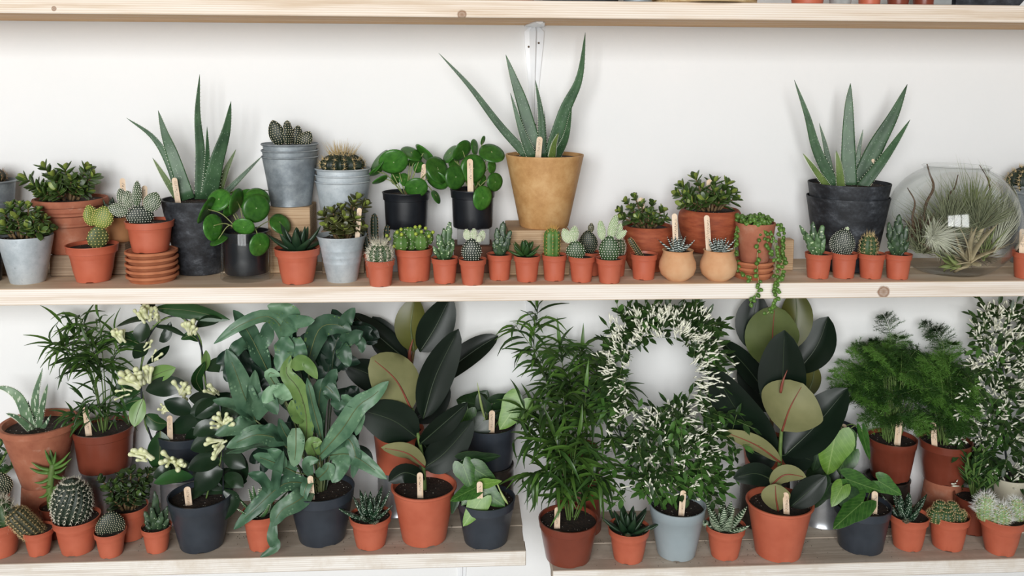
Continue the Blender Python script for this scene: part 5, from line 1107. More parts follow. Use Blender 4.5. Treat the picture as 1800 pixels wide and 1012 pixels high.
for pts, w_, ro, mm_ in [([(272, 541, 0), (335, 546, -.01), (404, 562, -.02)], 30, 20, G_), ([(270, 560, 0), (238, 562, -.01), (205, 574, -.02)], 17, 55, D_), ([(256, 565, 0), (250, 585, -.01), (246, 602, -.02)], 30, 20, D_), ([(268, 572, 0), (300, 576, 0), (327, 591, 0)], 14, 50, D_), ([(246, 605, 0), (222, 596, -.01), (203, 600, -.02)], 25, 20, G_), ([(236, 630, 0), (248, 614, -.01), (262, 604, -.02)], 24, 10, D_), ([(258, 640, 0), (280, 622, 0), (298, 607, 0)], 18, 40, D_), ([(258, 667, -.01), (282, 655, -.02), (309, 646, -.02)], 30, 15, L_), ([(256, 686, -.01), (292, 678, -.02), (332, 676, -.02)], 36, 10, D_), ([(248, 686, 0), (222, 684, -.01), (197, 692, -.02)], 34, 20, G_), ([(250, 702, 0), (226, 708, -.01), (202, 722, -.02)], 24, 20, G_), ([(252, 700, -.01), (242, 725, -.02), (236, 750, -.03)], 28, 10, L_), ([(256, 728, -.01), (275, 742, -.02), (295, 744, -.03)], 28, 20, G_), ([(332, 700, 0), (362, 702, -.01), (392, 716, -.02)], 30, 20, D_), ([(282, 757, -.04), (281, 792, -.05), (279, 828, -.05)], 42, 0, G_), ([(356, 690, 0), (345, 665, -.01), (360, 635, -.02)], 22, 30, G_), ([(358, 655, 0), (362, 635, -.01), (362, 615, -.01)], 15, 20, L_), ([(300, 760, -.02), (330, 742, -.03), (352, 730, -.04)], 34, 10, D_), ([(325, 775, -.03), (355, 762, -.04), (392, 762, -.05)], 36, 20, D_), ([(362, 690, 0), (385, 700, 0), (405, 690, 0)], 26, 20, D_), ([(362, 720, 0), (385, 735, -.01), (412, 742, -.02)], 30, 20, D_), ([(270, 545, .01), (258, 530, .01), (240, 522, .01)], 26, 30, D_), ([(345, 575, 0), (365, 562, -.01), (390, 560, -.02)], 24, 40, D_), ([(360, 650, .01), (385, 640, 0), (402, 648, 0)], 28, 20, D_), ([(300, 565, .01), (292, 590, .0), (280, 600, 0)], 18, 10, D_), ([(350, 600, .01), (335, 590, 0), (318, 596, 0)], 16, 20, G_)]:
    pleaf(s, pts, w_, ro, mm_, 'ellip', .1, .06, rib=M_RIBG if mm_ is not D_ else None, ribw=.9)
buds(s, [(254, 562, -.02, 7, -.1, 1, 26), (272, 564, -.02, 5, .3, .9, 22), (220, 600, -.03, 5, -.1, 1, 26), (242, 678, -.04, 9, -.6, .9, 34), (258, 670, -.04, 5, .1, 1, 32), (340, 588, -.02, 8, 0, .9, 28), (322, 690, -.05, 7, .1, .3, 28), (294, 722, -.05, 12, .2, .5, 18), (384, 690, -.04, 5, -.2, .8, 24), (225, 690, -.03, 3, -1, .2, 22), (258, 612, -.02, 3, .8, .7, 18), (268, 630, -.01, 3, .6, .8, 18)], 3)
stick(s, (298, 730), (299, 765), -.045, 9)
s = potted('potted_stephanotis', 'front slate pot of dark waxy vine with a thin support rod', 'potted plant', geo(356, 974, 894, 110, 76, ZL), 'band', M_SLATE)
mb = MB(); hp = cr([P3(s, *p) for p in [(393, 890, 0), (392, 830, 0), (390, 760, .0), (386, 700, .02)]], 20); tube(mb, hp, 1.7*s.m, 6); mb.build('support_rod', M_WIRE, s.root, sharp=None)
stemtube(s, [(362, 878, 0), (370, 850, 0), (385, 820, 0), (391, 780, 0), (388, 730, .01)], 1.6, 1.1, M_STEMG, 'vine_stem')
for pts, w_, ro, mm_ in [([(340, 838, -.02), (305, 838, -.03), (270, 849, -.04)], 26, 25, G_), ([(392, 826, -.01), (368, 838, -.02), (342, 860, -.02)], 44, 10, D_), ([(392, 860, .0), (412, 880, -.01), (394, 914, -.02)], 24, 30, D_), ([(390, 780, 0), (360, 780, -.01), (335, 790, -.02)], 34, 20, D_), ([(388, 800, 0), (410, 805, -.01), (432, 822, -.02)], 34, 20, D_), ([(388, 810, 0), (360, 812, -.01), (330, 824, -.02)], 36, 20, D_), ([(385, 760, .0), (362, 752, 0), (340, 765, 0)], 30, 10, D_), ([(392, 840, 0), (412, 842, -.01), (428, 856, -.02)], 30, 30, D_), ([(372, 850, 0), (350, 862, -.01), (336, 878, -.02)], 22, 30, D_), ([(388, 740, .01), (405, 730, 0), (425, 735, 0)], 28, 10, D_), ([(300, 820, 0), (285, 828, -.01), (270, 840, -.01)], 20, 10, D_)]:
    pleaf(s, pts, w_, ro, mm_, 'ellip', .1, .06)
rr = random.Random(77)
for i in range(16):
    x = rr.uniform(330, 432); y = rr.uniform(690, 862); a = rr.uniform(0, 6.28); pleaf(s, [(x, y, .025), (x+26*math.cos(a), y+26*math.sin(a), .02), (x+54*math.cos(a), y+54*math.sin(a), .02)], rr.uniform(26, 38), rr.uniform(-30, 30), D_, 'ellip', .1, .06)
buds(s, [(262, 806, -.02, 5, -.8, .7, 28), (308, 812, -.03, 8, .1, .1, 30), (392, 748, -.02, 8, .1, .4, 26), (392, 778, -.02, 6, -.6, -.1, 28)], 5)
stick(s, (328.5, 855), (333, 896), -.04, 11)
# ---- blue-green fern
M_PHL = leafmat('blue_fern', C(66, 102, 76), C(106, 140, 108), .4, 25, .14, var=.22)
M_PHLU = leafmat('blue_fern_under', C(112, 150, 114), C(140, 172, 136), .5, 25, .16, var=.15)
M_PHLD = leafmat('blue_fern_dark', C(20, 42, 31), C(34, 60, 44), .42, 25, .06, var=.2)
s = potted('potted_fern', 'slate pot overflowing with wavy blue-green fern fronds', 'potted plant', geo(567, 964, 882, 115, 82, ZL), 'band', M_SLATE)
FR = [  # each frond: lobes ([(x, y, dy)...], width, roll)
 [([(449, 738, -.02), (430, 697, -.04), (416, 658, -.05), (398, 613, -.05)], 36, 0), ([(449, 730, -.02), (444, 700, -.035), (448, 650, -.04)], 26, 20), ([(447, 735, -.02), (424, 716, -.04), (374, 703, -.05)], 24, 30), ([(450, 742, -.02), (425, 748, -.05), (378, 764, -.06)], 30, 20), ([(450, 735, -.02), (468, 700, -.04), (488, 728, -.05)], 28, 0)],
 [([(505, 775, -.03), (452, 764, -.06), (398, 786, -.07)], 32, 15), ([(500, 782, -.03), (446, 786, -.06), (398, 797, -.07)], 22, 60)],
 [([(538, 790, -.02), (538, 730, -.045), (524, 683, -.055), (503, 655, -.055), (511, 624, -.05)], 27, 0), ([(515, 648, -.05), (536, 634, -.06), (558, 666, -.06)], 24, 30), ([(536, 735, -.04), (522, 722, -.055), (512, 703, -.055)], 30, 10)],
 [([(566, 775, -.03), (548, 706, -.06), (540, 664, -.06)], 15, 20)],
 [([(562, 800, -.03), (601, 755, -.06), (629, 714, -.07), (656, 695, -.07), (683, 670, -.07)], 33, 0), ([(624, 718, -.06), (632, 735, -.06), (626, 765, -.06)], 20, 20), ([(626, 714, -.06), (612, 704, -.06), (600, 694, -.06)], 16, 20)],
 [([(520, 752, -.06), (520, 785, -.07), (517, 820, -.065)], 27, 0)],
 [([(500, 620, 0), (499, 583, -.02), (471, 556, -.03), (421, 572, -.05), (376, 604, -.06)], 24, 20), ([(499, 590, -.02), (516, 566, -.03), (553, 563, -.04)], 28, 20), ([(520, 570, -.03), (505, 548, -.03), (470, 537, -.03)], 28, 10), ([(500, 592, -.02), (499, 622, -.04), (488, 652, -.05)], 30, 10), ([(510, 598, -.02), (522, 612, -.03), (537, 634, -.04)], 30, 0)],
 [([(540, 640, 0), (560, 580, -.01), (590, 570, -.03), (618, 584, -.04)], 36, 10), ([(600, 600, -.03), (618, 592, -.045), (638, 582, -.05)], 24, 20), ([(598, 610, -.03), (604, 618, -.045), (614, 644, -.05)], 26, 10), ([(606, 575, -.03), (610, 560, -.04), (624, 541, -.045)], 22, 0), ([(614, 585, -.03), (634, 600, -.04), (636, 620, -.04)], 18, 20)],
 [([(500, 700, 0), (478, 668, -.03), (474, 655, -.04), (494, 661, -.05)], 18, 30), ([(485, 680, -.03), (500, 690, -.05), (513, 700, -.05)], 25, 0), ([(500, 705, -.02), (480, 690, -.04), (462, 708, -.05)], 26, 10)],
 [([(560, 760, 0), (562, 690, -.03), (575, 680, -.04), (597, 706, -.05)], 28, 10), ([(580, 700, -.02), (578, 670, -.04), (592, 648, -.045)], 24, 20), ([(585, 700, -.03), (596, 710, -.045), (616, 714, -.05)], 18, 20)],
 [([(520, 790, -.02), (500, 760, -.05), (490, 735, -.06)], 18, 10), ([(500, 772, -.04), (480, 758, -.06), (454, 752, -.06)], 22, 30)],
 [([(545, 850, -.02), (500, 850, -.05), (450, 892, -.085), (411, 930, -.095)], 27, 10), ([(482, 870, -.06), (486, 830, -.07), (498, 792, -.07)], 17, 20), ([(478, 868, -.06), (458, 840, -.07), (436, 832, -.07)], 18, 20)],
 [([(548, 862, -.04), (523, 880, -.08), (494, 898, -.095), (478, 925, -.10)], 32, 10), ([(482, 910, -.095), (479, 944, -.105), (484, 962, -.105), (457, 979, -.115)], 17, 10)],
 [([(580, 800, -.01), (612, 798, -.04), (640, 812, -.06), (680, 842, -.075)], 28, 0), ([(605, 800, -.03), (596, 825, -.05), (584, 848, -.06)], 28, 10)],
 [([(560, 840, -.03), (575, 825, -.055), (577, 812, -.055)], 26, 10), ([(545, 835, -.03), (540, 812, -.055), (560, 808, -.06)], 18, 20)],
 [([(550, 840, -.03), (538, 855, -.06), (530, 894, -.07)], 17, 10)],
 [([(556, 800, -.03), (548, 780, -.06), (566, 776, -.06)], 22, 0)],
 [([(470, 650, .0), (440, 590, -.02), (410, 545, -.03)], 30, 20), ([(440, 600, -.01), (420, 610, -.03), (398, 636, -.04)], 24, 20), ([(450, 610, -.01), (468, 590, -.02), (470, 565, -.03)], 26, 0)],
 [([(555, 810, -.01), (606, 770, -.03), (625, 800, -.05), (620, 840, -.055)], 22, 20)],
 [([(520, 830, -.03), (480, 812, -.06), (445, 800, -.07)], 26, 20), ([(500, 822, -.05), (488, 800, -.065), (470, 790, -.07)], 18, 10)]]
def frond(s, lobes, mats, base=None, dark=False):
    mb = MB()
    for pts, w_, ro in lobes:
        path = cr([P3(s, *p) for p in pts], 16); A_ = path[8]; m = mpp(A_); T = (path[-1]-path[0]).normalized(); nn = Matrix.Rotation(math.radians(ro), 3, T) @ toward(A_)
        leaf(mb, path, w_*1.14*m, nn, lambda t: max(.05, min(1, .45+t*2.2)*max(0, 1-t**3.2)**.62), 0.12, .27, .0007, 6, rnd=s.rnd, wfreq=13)
    o = mb.build('frond', mats, s.root, sharp=1.2); p0 = P3(s, *lobes[0][0][0]); b = s.c+V(((p0.x-s.c.x)*.2, (p0.y-s.c.y)*.2, 0)); mb = MB()
    tube(mb, cr([b, b.lerp(p0, .5)+V(((p0.x-s.c.x)*-.1, .012, .01)), p0], 10), 1.3*s.m, 6)
    for pts, w_, ro in lobes[:1]: tube(mb, [p+toward(p)*.0012 for p in cr([P3(s, *p) for p in pts], 12)[:-2]], [1.1*s.m*(1-.06*i) for i in range(11)], 5)
    mb.build('stalk', M_RIBG if not dark else M_RIBD, o, sharp=None)
M_PHLY = leafmat('blue_fern_young', C(98, 132, 70), C(126, 156, 88), .42, 25, .2, var=.15)
M_PHLM = leafmat('blue_fern_mid', C(46, 76, 56), C(74, 106, 80), .4, 25, .1, var=.25)
for i, f_ in enumerate(FR): frond(s, f_, {5: [M_PHLU, M_PHL], 2: [M_PHLY, M_PHL], 16: [M_PHLY, M_PHL], 6: [M_PHL, M_PHLY], 7: [M_PHLM, M_PHLY], 9: [M_PHLM, M_PHLU], 10: [M_PHLM, M_PHLU], 17: [M_PHLM, M_PHLU], 8: [M_PHLU, M_PHL], 11: [M_PHLM, M_PHLU], 18: [M_PHLM, M_PHLU]}.get(i, [M_PHL, M_PHLU]))
rr = random.Random(12)
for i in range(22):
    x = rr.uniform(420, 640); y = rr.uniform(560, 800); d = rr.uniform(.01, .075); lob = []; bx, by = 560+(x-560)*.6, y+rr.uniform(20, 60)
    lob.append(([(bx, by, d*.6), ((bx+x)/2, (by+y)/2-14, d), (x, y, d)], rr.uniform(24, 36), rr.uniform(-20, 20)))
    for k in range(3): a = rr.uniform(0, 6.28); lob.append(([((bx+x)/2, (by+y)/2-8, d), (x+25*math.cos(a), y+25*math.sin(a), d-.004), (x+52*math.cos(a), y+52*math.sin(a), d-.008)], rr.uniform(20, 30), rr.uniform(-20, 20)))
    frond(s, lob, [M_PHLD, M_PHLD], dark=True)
stick(s, (545, 836), (549, 884), -.055, 9.5)
# ---- small pots in front
s = potted('potted_aloe', 'small pot with a toothed little aloe under the hanging fern frond', 'potted plant', geo(462, 971, 914, 69, 46, ZL), 'plastic', M_TC)
rosette(s, 458, 908, 16, 66, 13, leafmat('small_aloe', C(52, 88, 52), C(84, 118, 72), .4, 30, 0), (20, 80), seed=2, curve=.3, teeth=3, prof='taper')
s = potted('potted_haworthia', 'small pot with white-dotted haworthia between the fern and the rubber plant', 'potted plant', geo(652, 969, 922, 74, 52, ZL), 'plastic', M_TC)
rosette(s, 650, 913, 17, 62, 19, M_HAWS, (16, 78), seed=5, curve=.25)
# ---- rubber plants, left
Y0 = -.021; zb = supz(700, 836, Y0-.05)
can('tin can under the rear terracotta-coloured rubber plant pot, left', 697, Y0, ZL, zb, 68, M_TIN, 6)
s = potted('potted_rubber_plant', 'rear rubber plant on the left with an olive young leaf under the shelf', 'potted plant', geoY(700, Y0, 770, 90, 74, zb), 'big', M_TC)
stemtube(s, [(700, 768, 0), (712, 710, 0), (722, 650, 0), (728, 610, 0)], 4, 2.5, M_STEM)
rubber(s, [([(728, 618, -.005), (722, 572, -.01), (730, 522, 0)], 56, 8, 'young'), ([(738, 618, 0), (765, 575, .01), (792, 520, .02)], 62, 12, 'top'), ([(740, 690, .0), (795, 645, .015), (840, 612, .02), (876, 590, .02)], 46, -20, 'top'), ([(716, 634, 0), (670, 595, 0), (617, 550, 0)], 42, 25, 'top'), ([(715, 640, .01), (680, 600, .03), (655, 556, .03)], 52, 0, 'top'), ([(705, 690, -.01), (655, 660, -.02), (605, 640, -.03)], 56, -15, 'top'), ([(728, 740, .0), (760, 715, .01), (790, 678, .02)], 46, 0, 'top'), ([(712, 720, .01), (672, 690, .03), (640, 690, .03)], 50, 0, 'top')])
mb = MB(); tube(mb, cr([P3(s, 722, 650, -.012), P3(s, 720, 620, -.014), P3(s, 726, 596, -.012)], 8), [3*s.m, 3.6*s.m, 3.6*s.m, 3.4*s.m, 3*s.m, 2.4*s.m, 1.8*s.m, 1.2*s.m, .4*s.m], 7); mb.build('red_sheath', M_RIBR, s.root, sharp=None)
s = potted('potted_rubber_plant', 'front rubber plant on the left with a pale turned leaf, terracotta-coloured pot', 'potted plant', geo(746, 964, 879, 115, 80, ZL), 'big', M_TC)
stemtube(s, [(747, 868, 0), (743, 810, .0), (734, 760, 0), (725, 718, 0)], 4.2, 2.6, M_STEMG)
rubber(s, [([(723, 720, -.005), (696, 668, -.02), (652, 628, -.03)], 84, 8, 'under'), ([(744, 735, .0), (766, 660, .01), (806, 578, .01)], 62, 14, 'top'), ([(733, 768, 0), (690, 738, -.01), (628, 718, -.02)], 76, -18, 'top'), ([(738, 780, -.01), (775, 748, -.025), (822, 707, -.03)], 42, 30, 'top'), ([(745, 822, .0), (782, 795, -.005), (832, 738, -.01)], 60, 10, 'top'), ([(747, 820, -.01), (716, 796, -.03), (670, 786, -.035)], 36, -45, 'under'), ([(746, 842, -.01), (712, 830, -.03), (683, 846, -.035)], 36, -20, 'top'), ([(736, 765, .01), (752, 790, .03), (775, 815, .04)], 46, 0, 'top')])
stick(s, (738, 830), (739, 878), -.055, 10)
# ---- philodendrons, left
Y0 = -.023; zb = supz(860, 828, Y0-.05)
can('dark ribbed tin can under the rear slate philodendron pot, left', 866, Y0, ZL, zb, 74, M_TIND, 11)
s = potted('potted_philodendron', 'rear slate pot of heart-leaved philodendron on a tin can, left shelf end', 'potted plant', geoY(861, Y0, 763, 92, 78, zb), 'plain', M_SLATE, th=.002)
hearts(s, [(912, 706, 876, 758, 52, -.03, -.05, 0, M_HRTL), (842, 712, 800, 700, 50, 0, .01, 20, M_HRTD), (835, 720, 858, 684, 46, .01, .02, 0, M_HRTD), (870, 708, 916, 692, 30, .0, .0, 30, M_HRTD), (822, 720, 806, 752, 34, -.02, -.03, 0, M_HRT), (850, 740, 820, 770, 40, -.03, -.045, 0, M_HRTD), (880, 720, 905, 735, 34, .01, .01, 0, M_HRTD), (850, 720, 840, 690, 30, -.01, -.01, 0, M_HRTD)])
mb = MB(); tube(mb, cr([P3(s, 856, 750, -.02), P3(s, 846, 712, -.03), P3(s, 839, 672, -.03)], 8), [1.6*s.m]*3+[2*s.m, 2.4*s.m, 2.2*s.m, 1.6*s.m, 1*s.m, .4*s.m], 6); mb.build('leaf_sheath', M_PRLS, s.root, sharp=None)
stick(s, (865, 721), (864, 764), -.045, 10)
s = potted('potted_philodendron', 'front slate pot of heart-leaved philodendron at the left shelf end', 'potted plant', geo(854, 968, 898, 103, 78, ZL), 'band', M_SLATE)
hearts(s, [(814, 818, 830, 862, 38, -.02, -.04, 0, M_HRT), (818, 808, 884, 803, 34, -.01, 0, 40, M_HRTD), (834, 858, 788, 880, 34, -.04, -.05, 30, M_HRT), (845, 878, 812, 928, 38, -.05, -.07, 0, M_HRTL), (846, 860, 890, 892, 42, -.03, -.05, 10, M_HRT), (834, 824, 876, 850, 36, -.02, -.03, 10, M_HRT), (828, 866, 810, 890, 22, -.04, -.05, 0, M_HRT), (800, 880, 793, 905, 16, -.04, -.05, 20, M_HRTD), (850, 850, 884, 846, 20, -.04, -.05, 30, M_HRTL)])
mb = MB(); tube(mb, cr([P3(s, 872, 845, -.03), P3(s, 882, 868, -.05), P3(s, 893, 886, -.055)], 8), [1.4*s.m]*4+[2*s.m, 2.4*s.m, 2.4*s.m, 2*s.m, .6*s.m], 6); mb.build('leaf_sheath', M_PRLS, s.root, sharp=None)
stick(s, (843, 846), (844, 896), -.055, 10)
# ================================================================== lower right shelf
# ---- sword-leaved plants
s0 = geo(1016, 946, 842, 78, 84, ZR); Y0 = min(s0[0].y, -.03)
zt_ = supz(1016, 846, Y0-.05)
invpot('brown pot turned upside down behind the front sword-leaved plant', 1016, Y0, ZR, zt_, 84, 76, M_TCD)
s = potted('potted_sword_plant', 'rear sword-leaved plant hidden in foliage above the upturned brown pot', 'potted plant', (V((s0[0].x, Y0, zt_)), .034, .05, .075), 'band', M_TCD)
sword(s, [[(1012, 790, 0), (985, 720, .01), (955, 640, .02), (905, 570, .02)], [(1012, 790, 0), (975, 700, .01), (940, 620, .01), (945, 545, .02)], [(1014, 790, 0), (1000, 720, .01), (990, 650, .01), (985, 610, .01)], [(1016, 790, 0), (1020, 710, .01), (1020, 650, .01), (1022, 620, .01)], [(1018, 790, 0), (1040, 720, .0), (1050, 670, .0), (1055, 640, .0)], [(1018, 790, 0), (1050, 740, .0), (1070, 700, .0), (1080, 680, .0)], [(1012, 790, 0), (980, 750, -.01), (945, 730, -.02), (920, 720, -.03)], [(1016, 790, -.01), (1010, 740, -.03), (1005, 690, -.03), (1000, 660, -.03)]], 58, 9, 3, .05, .3, 31, cap=298)
s = potted('potted_sword_plant', 'front brown pot of long sword-shaped leaves at the left of the right shelf', 'potted plant', geo(998, 1000, 937, 105, 80, ZR), 'band', M_TCD)
sword(s, [[(1000, 925, .02), (985, 840, .02), (960, 780, .01), (925, 770, 0)], [(1000, 925, .02), (990, 830, .02), (975, 760, .01), (950, 700, .01)], [(1002, 925, .02), (1000, 830, .02), (995, 750, .02), (990, 690, .02)], [(1004, 925, .02), (1015, 830, .02), (1025, 750, .02), (1030, 690, .02)], [(1004, 925, .02), (1030, 850, .02), (1050, 790, .02), (1075, 760, .02)], [(1000, 925, .01), (985, 860, -.01), (960, 830, -.02), (935, 835, -.03)], [(1002, 925, .01), (1005, 850, -.02), (1010, 800, -.03), (1015, 770, -.03)], [(1004, 925, .01), (1030, 870, -.01), (1045, 840, -.02), (1060, 840, -.03)], [(1002, 925, .01), (995, 860, -.02), (985, 800, -.03), (975, 770, -.03)]], 66, 9.5, 3, .046, .24, 32, cap=298, droop=.5)
stick(s, (980, 891), (979, 936), -.04, 10)
s = potted('potted_haworthia', 'small pot with dark pointed haworthia between the brown and grey pots', 'potted plant', geo(1104, 993.5, 944, 74, 52, ZR), 'plastic', M_TC)
rosette(s, 1104, 936, 17, 56, 23, M_HAW, (14, 78), seed=6, curve=.2)
# ---- jasmine
M_JAS = leafmat('jasmine_leaf', C(28, 50, 22), C(54, 82, 36), .38, 60, .1, var=0)
M_JASL = leafmat('jasmine_leaf_light', C(56, 96, 38), C(86, 126, 58), .38, 60, .14, var=0)
M_JASB = pmat('jasmine_bud', C(230, 230, 206), C(242, 241, 226), .5, 200)
def leaflet(mb, p, d, n, L, wd, m=0):
    d = d.normalized(); n = n-d*n.dot(d); n = n.normalized() if n.length > 1e-5 else d.orthogonal(); s_ = d.cross(n); dr = n*-.12*L
    mb.add([p, p+d*L*.3+s_*wd*.42, p+d*L*.3-n*wd*.1, p+d*L*.3-s_*wd*.42, p+d*L*.62+s_*wd*.4+dr*.4, p+d*L*.62-n*wd*.1+dr*.4, p+d*L*.62-s_*wd*.4+dr*.4, p+d*L+dr], [(0, 2, 1), (0, 3, 2), (1, 2, 5, 4), (2, 3, 6, 5), (4, 5, 7), (5, 6, 7)], m)
def spindle(mb, p, d, L, r, m=0):
    d = d.normalized(); a = d.orthogonal().normalized(); b = d.cross(a); c1 = p+d*L*.15; c2 = p+d*L*.72
    mb.add([p, c1+a*r*.45, c1+b*r*.45, c1-a*r*.45, c1-b*r*.45, c2+a*r, c2+b*r, c2-a*r, c2-b*r, p+d*L], [(0, 2, 1), (0, 3, 2), (0, 4, 3), (0, 1, 4), (1, 2, 6, 5), (2, 3, 7, 6), (3, 4, 8, 7), (4, 1, 5, 8), (5, 6, 9), (6, 7, 9), (7, 8, 9), (8, 5, 9)], m)
def jasmine(s, places, nspray, nbud, seed):
    """places(rr) -> (px, py, dy, outward x, outward up, bud weight)"""
    rr = random.Random(seed); fl = MB(); bd = MB(); tw = MB(); m = s.m
    for i in range(nspray):
        x, y, dy, ox, oz, bw, li = places(rr); p = P3(s, x, y, dy); p.y = min(p.y, -.022); d = V((ox+rr.uniform(-.8, .8), rr.uniform(-1.0, .25), oz+rr.uniform(-.8, .8))).normalized(); L = rr.uniform(20, 34)*m; n = V((rr.uniform(-.4, .4), -.6, 1)); k = rr.choice((5, 5, 7)); mt = 1 if rr.random() < li else 0
        sd = d.cross(n).normalized(); tube(tw, [p, p+d*L*.5, p+d*L], .5*m, 3, cap=False)
        for j in range(k//2):
            q = p+d*L*(.35+.3*j/(k/2))
            for sg in (1, -1): leaflet(fl, q, sd*sg+d*.7+V((0, 0, -.15)), n, rr.uniform(14, 20)*m, rr.uniform(6, 8.5)*m, mt)
        leaflet(fl, p+d*L*.8, d+V((0, 0, -.2)), n, rr.uniform(18, 25)*m, rr.uniform(7, 9.5)*m, mt)
    for i in range(nbud):
        while True:
            x, y, dy, ox, oz, bw, li = places(rr)
            if rr.random() < bw: break
        p = P3(s, x, y, dy-.012); p.y = min(p.y, -.025); d = V((ox*1.3, -.5, oz*1.3+.35)).normalized()
        for j in range(rr.randint(3, 7)):
            e = (d+V((rr.uniform(-.7, .7), rr.uniform(-.7, .4), rr.uniform(-.7, .7)))).normalized(); q = p+V((rr.uniform(-7, 7), rr.uniform(-6, 6), rr.uniform(-7, 7)))*m
            spindle(bd, q, e, rr.uniform(13, 23)*m, rr.uniform(1.3, 2.0)*m)
    fl.build('foliage', [M_JAS, M_JASL], s.root, sharp=None, kind='stuff'); bd.build('flower_buds', M_JASB, s.root, sharp=None, kind='stuff'); tw.build('twigs', M_STEMG, s.root, sharp=None, kind='stuff')
s = potted('potted_jasmine', 'pale grey pot of white-budded jasmine trained into a tall hoop', 'potted plant', geo(1188, 988.6, 910, 98, 68, ZR), 'band', M_GREYP)
def pl1(rr):
    u = rr.random()
    if u < .52:
        a = rr.uniform(-.15, 1.15)*math.pi if rr.random() < .8 else rr.uniform(0, 6.28); cx, cy, rx, ry = 1163, 668, 84, 112; k = 1+rr.gauss(.0, .17)
        k = max(.68, k); x = cx+rx*k*math.cos(a)*(1 if math.cos(a) > 0 else 1.02); y = cy-ry*k*math.sin(a)
        if math.sin(a) > .55: y = max(y, 548+rr.uniform(0, 14))
        return (x, y, .06+rr.uniform(-.03, .02)-.02, .7*math.cos(a), .7*math.sin(a), .8, .12)
    x = rr.gauss(1185, 52); y = rr.uniform(715, 872); x = min(max(x, 1075+max(0, y-840)*.8), 1296-max(0, y-800)*.7)
    return (x, y, rr.uniform(-.05, .05), (x-1185)/120, .1, .55 if y < 810 else .2, .25 if y < 800 else .55)
mb = MB(); tube(mb, cr([P3(s, *p) for p in [(1160, 905, .01), (1110, 820, .03), (1082, 720, .05), (1085, 620, .05), (1130, 562, .05), (1200, 565, .05), (1245, 630, .05), (1250, 720, .05), (1228, 820, .03), (1200, 905, .01)]], 50), 1.6*s.m, 6); mb.build('hoop', M_WIRE, s.root, sharp=None)
jasmine(s, pl1, 560, 270, 4)
stick(s, (1201.5, 861.5), (1197, 912), -.045, 10)
s = potted('potted_haworthia', 'small pot with banded haworthia between the grey pot and rubber plant', 'potted plant', geo(1273, 987, 939, 70, 48, ZR), 'plastic', M_TC)
rosette(s, 1272, 931, 13, 60, 25, M_HAWB, (20, 78), seed=3, curve=.2, th=.55)
# ---- rubber plants, right
Y0 = -.026; zb = supz(1350, 846, Y0-.05)
can('dark ribbed tin can under the rear rubber plant pot, right', 1350, Y0, ZR, zb, 84, M_TIND, 12)
s = potted('potted_rubber_plant', 'rear rubber plant on the right, upright olive leaf under the shelf', 'potted plant', geoY(1351, Y0, 795, 94, 76, zb), 'big', M_TC)
stemtube(s, [(1352, 792, 0), (1358, 720, 0), (1362, 650, 0), (1364, 600, 0)], 4, 2.5, M_STEM)
M_RUBO = leafmat('rubber_olive', C(74, 86, 44), C(98, 108, 62), .4, 12, .05, .3, var=.05)
rubber(s, [([(1345, 620, .01), (1325, 570, .02), (1332, 516, .03)], 64, 0, 'top'), ([(1388, 615, .01), (1400, 560, .02), (1398, 510, .03)], 56, 0, 'young'), ([(1400, 655, 0), (1436, 608, 0), (1456, 556, 0)], 64, -12, 'top'), ([(1350, 695, 0), (1312, 645, 0), (1266, 597, -.01)], 42, 25, 'top'), ([(1352, 725, .01), (1325, 670, .02), (1308, 625, .03)], 54, 0, 'top'), ([(1415, 700, .01), (1428, 670, .01), (1432, 642, .01)], 30, 10, 'young')])
rubber_u = M_RUBU; M_RUBU = M_RUBO
rubber(s, [([(1364, 650, -.012), (1358, 595, -.025), (1362, 537, -.03)], 94, 6, 'under')]); M_RUBU = rubber_u
s = potted('potted_rubber_plant', 'front rubber plant on the right with a pale green turned leaf', 'potted plant', geo(1366, 990, 909, 116, 80, ZR), 'big', M_TC)
stemtube(s, [(1368, 895, 0), (1370, 830, 0), (1372, 780, 0), (1375, 740, 0)], 4.4, 2.8, M_STEMG)
rubber(s, [([(1375, 757, -.02), (1389, 716, -.045), (1412, 674, -.05)], 112, -6, 'under'), ([(1372, 745, .012), (1376, 660, .005), (1379, 580, .0)], 82, -8, 'top'), ([(1365, 795, .01), (1302, 730, .015), (1251, 646, .01)], 74, -8, 'top'), ([(1380, 800, .0), (1430, 752, -.005), (1490, 682, -.01)], 80, -14, 'top'), ([(1372, 812, -.01), (1330, 782, -.03), (1270, 757, -.035)], 34, -35, 'under'), ([(1366, 848, -.01), (1330, 832, -.03), (1289, 840, -.035)], 40, -10, 'top'), ([(1354, 854, -.02), (1380, 834, -.035), (1417, 838, -.035)], 34, 30, 'under'), ([(1368, 898, -.03), (1364, 874, -.05), (1363, 850, -.05)], 50, 0, 'under'), ([(1390, 890, -.01), (1420, 864, -.02), (1452, 836, -.025)], 44, 10, 'top'), ([(1372, 800, .02), (1400, 800, .03), (1430, 810, .03)], 60, 0, 'top'), ([(1366, 800, .02), (1340, 800, .03), (1310, 790, .03)], 50, 0, 'top')])
mb = MB(); tube(mb, cr([P3(s, 1372, 690, -.03), P3(s, 1376, 670, -.034), P3(s, 1384, 650, -.032)], 8), [2*s.m, 2.6*s.m, 2.6*s.m, 2.4*s.m, 2*s.m, 1.6*s.m, 1.2*s.m, .8*s.m, .3*s.m], 7); mb.build('red_sheath', M_RIBR, s.root, sharp=None)
stick(s, (1381, 865), (1383, 910), -.055, 10)
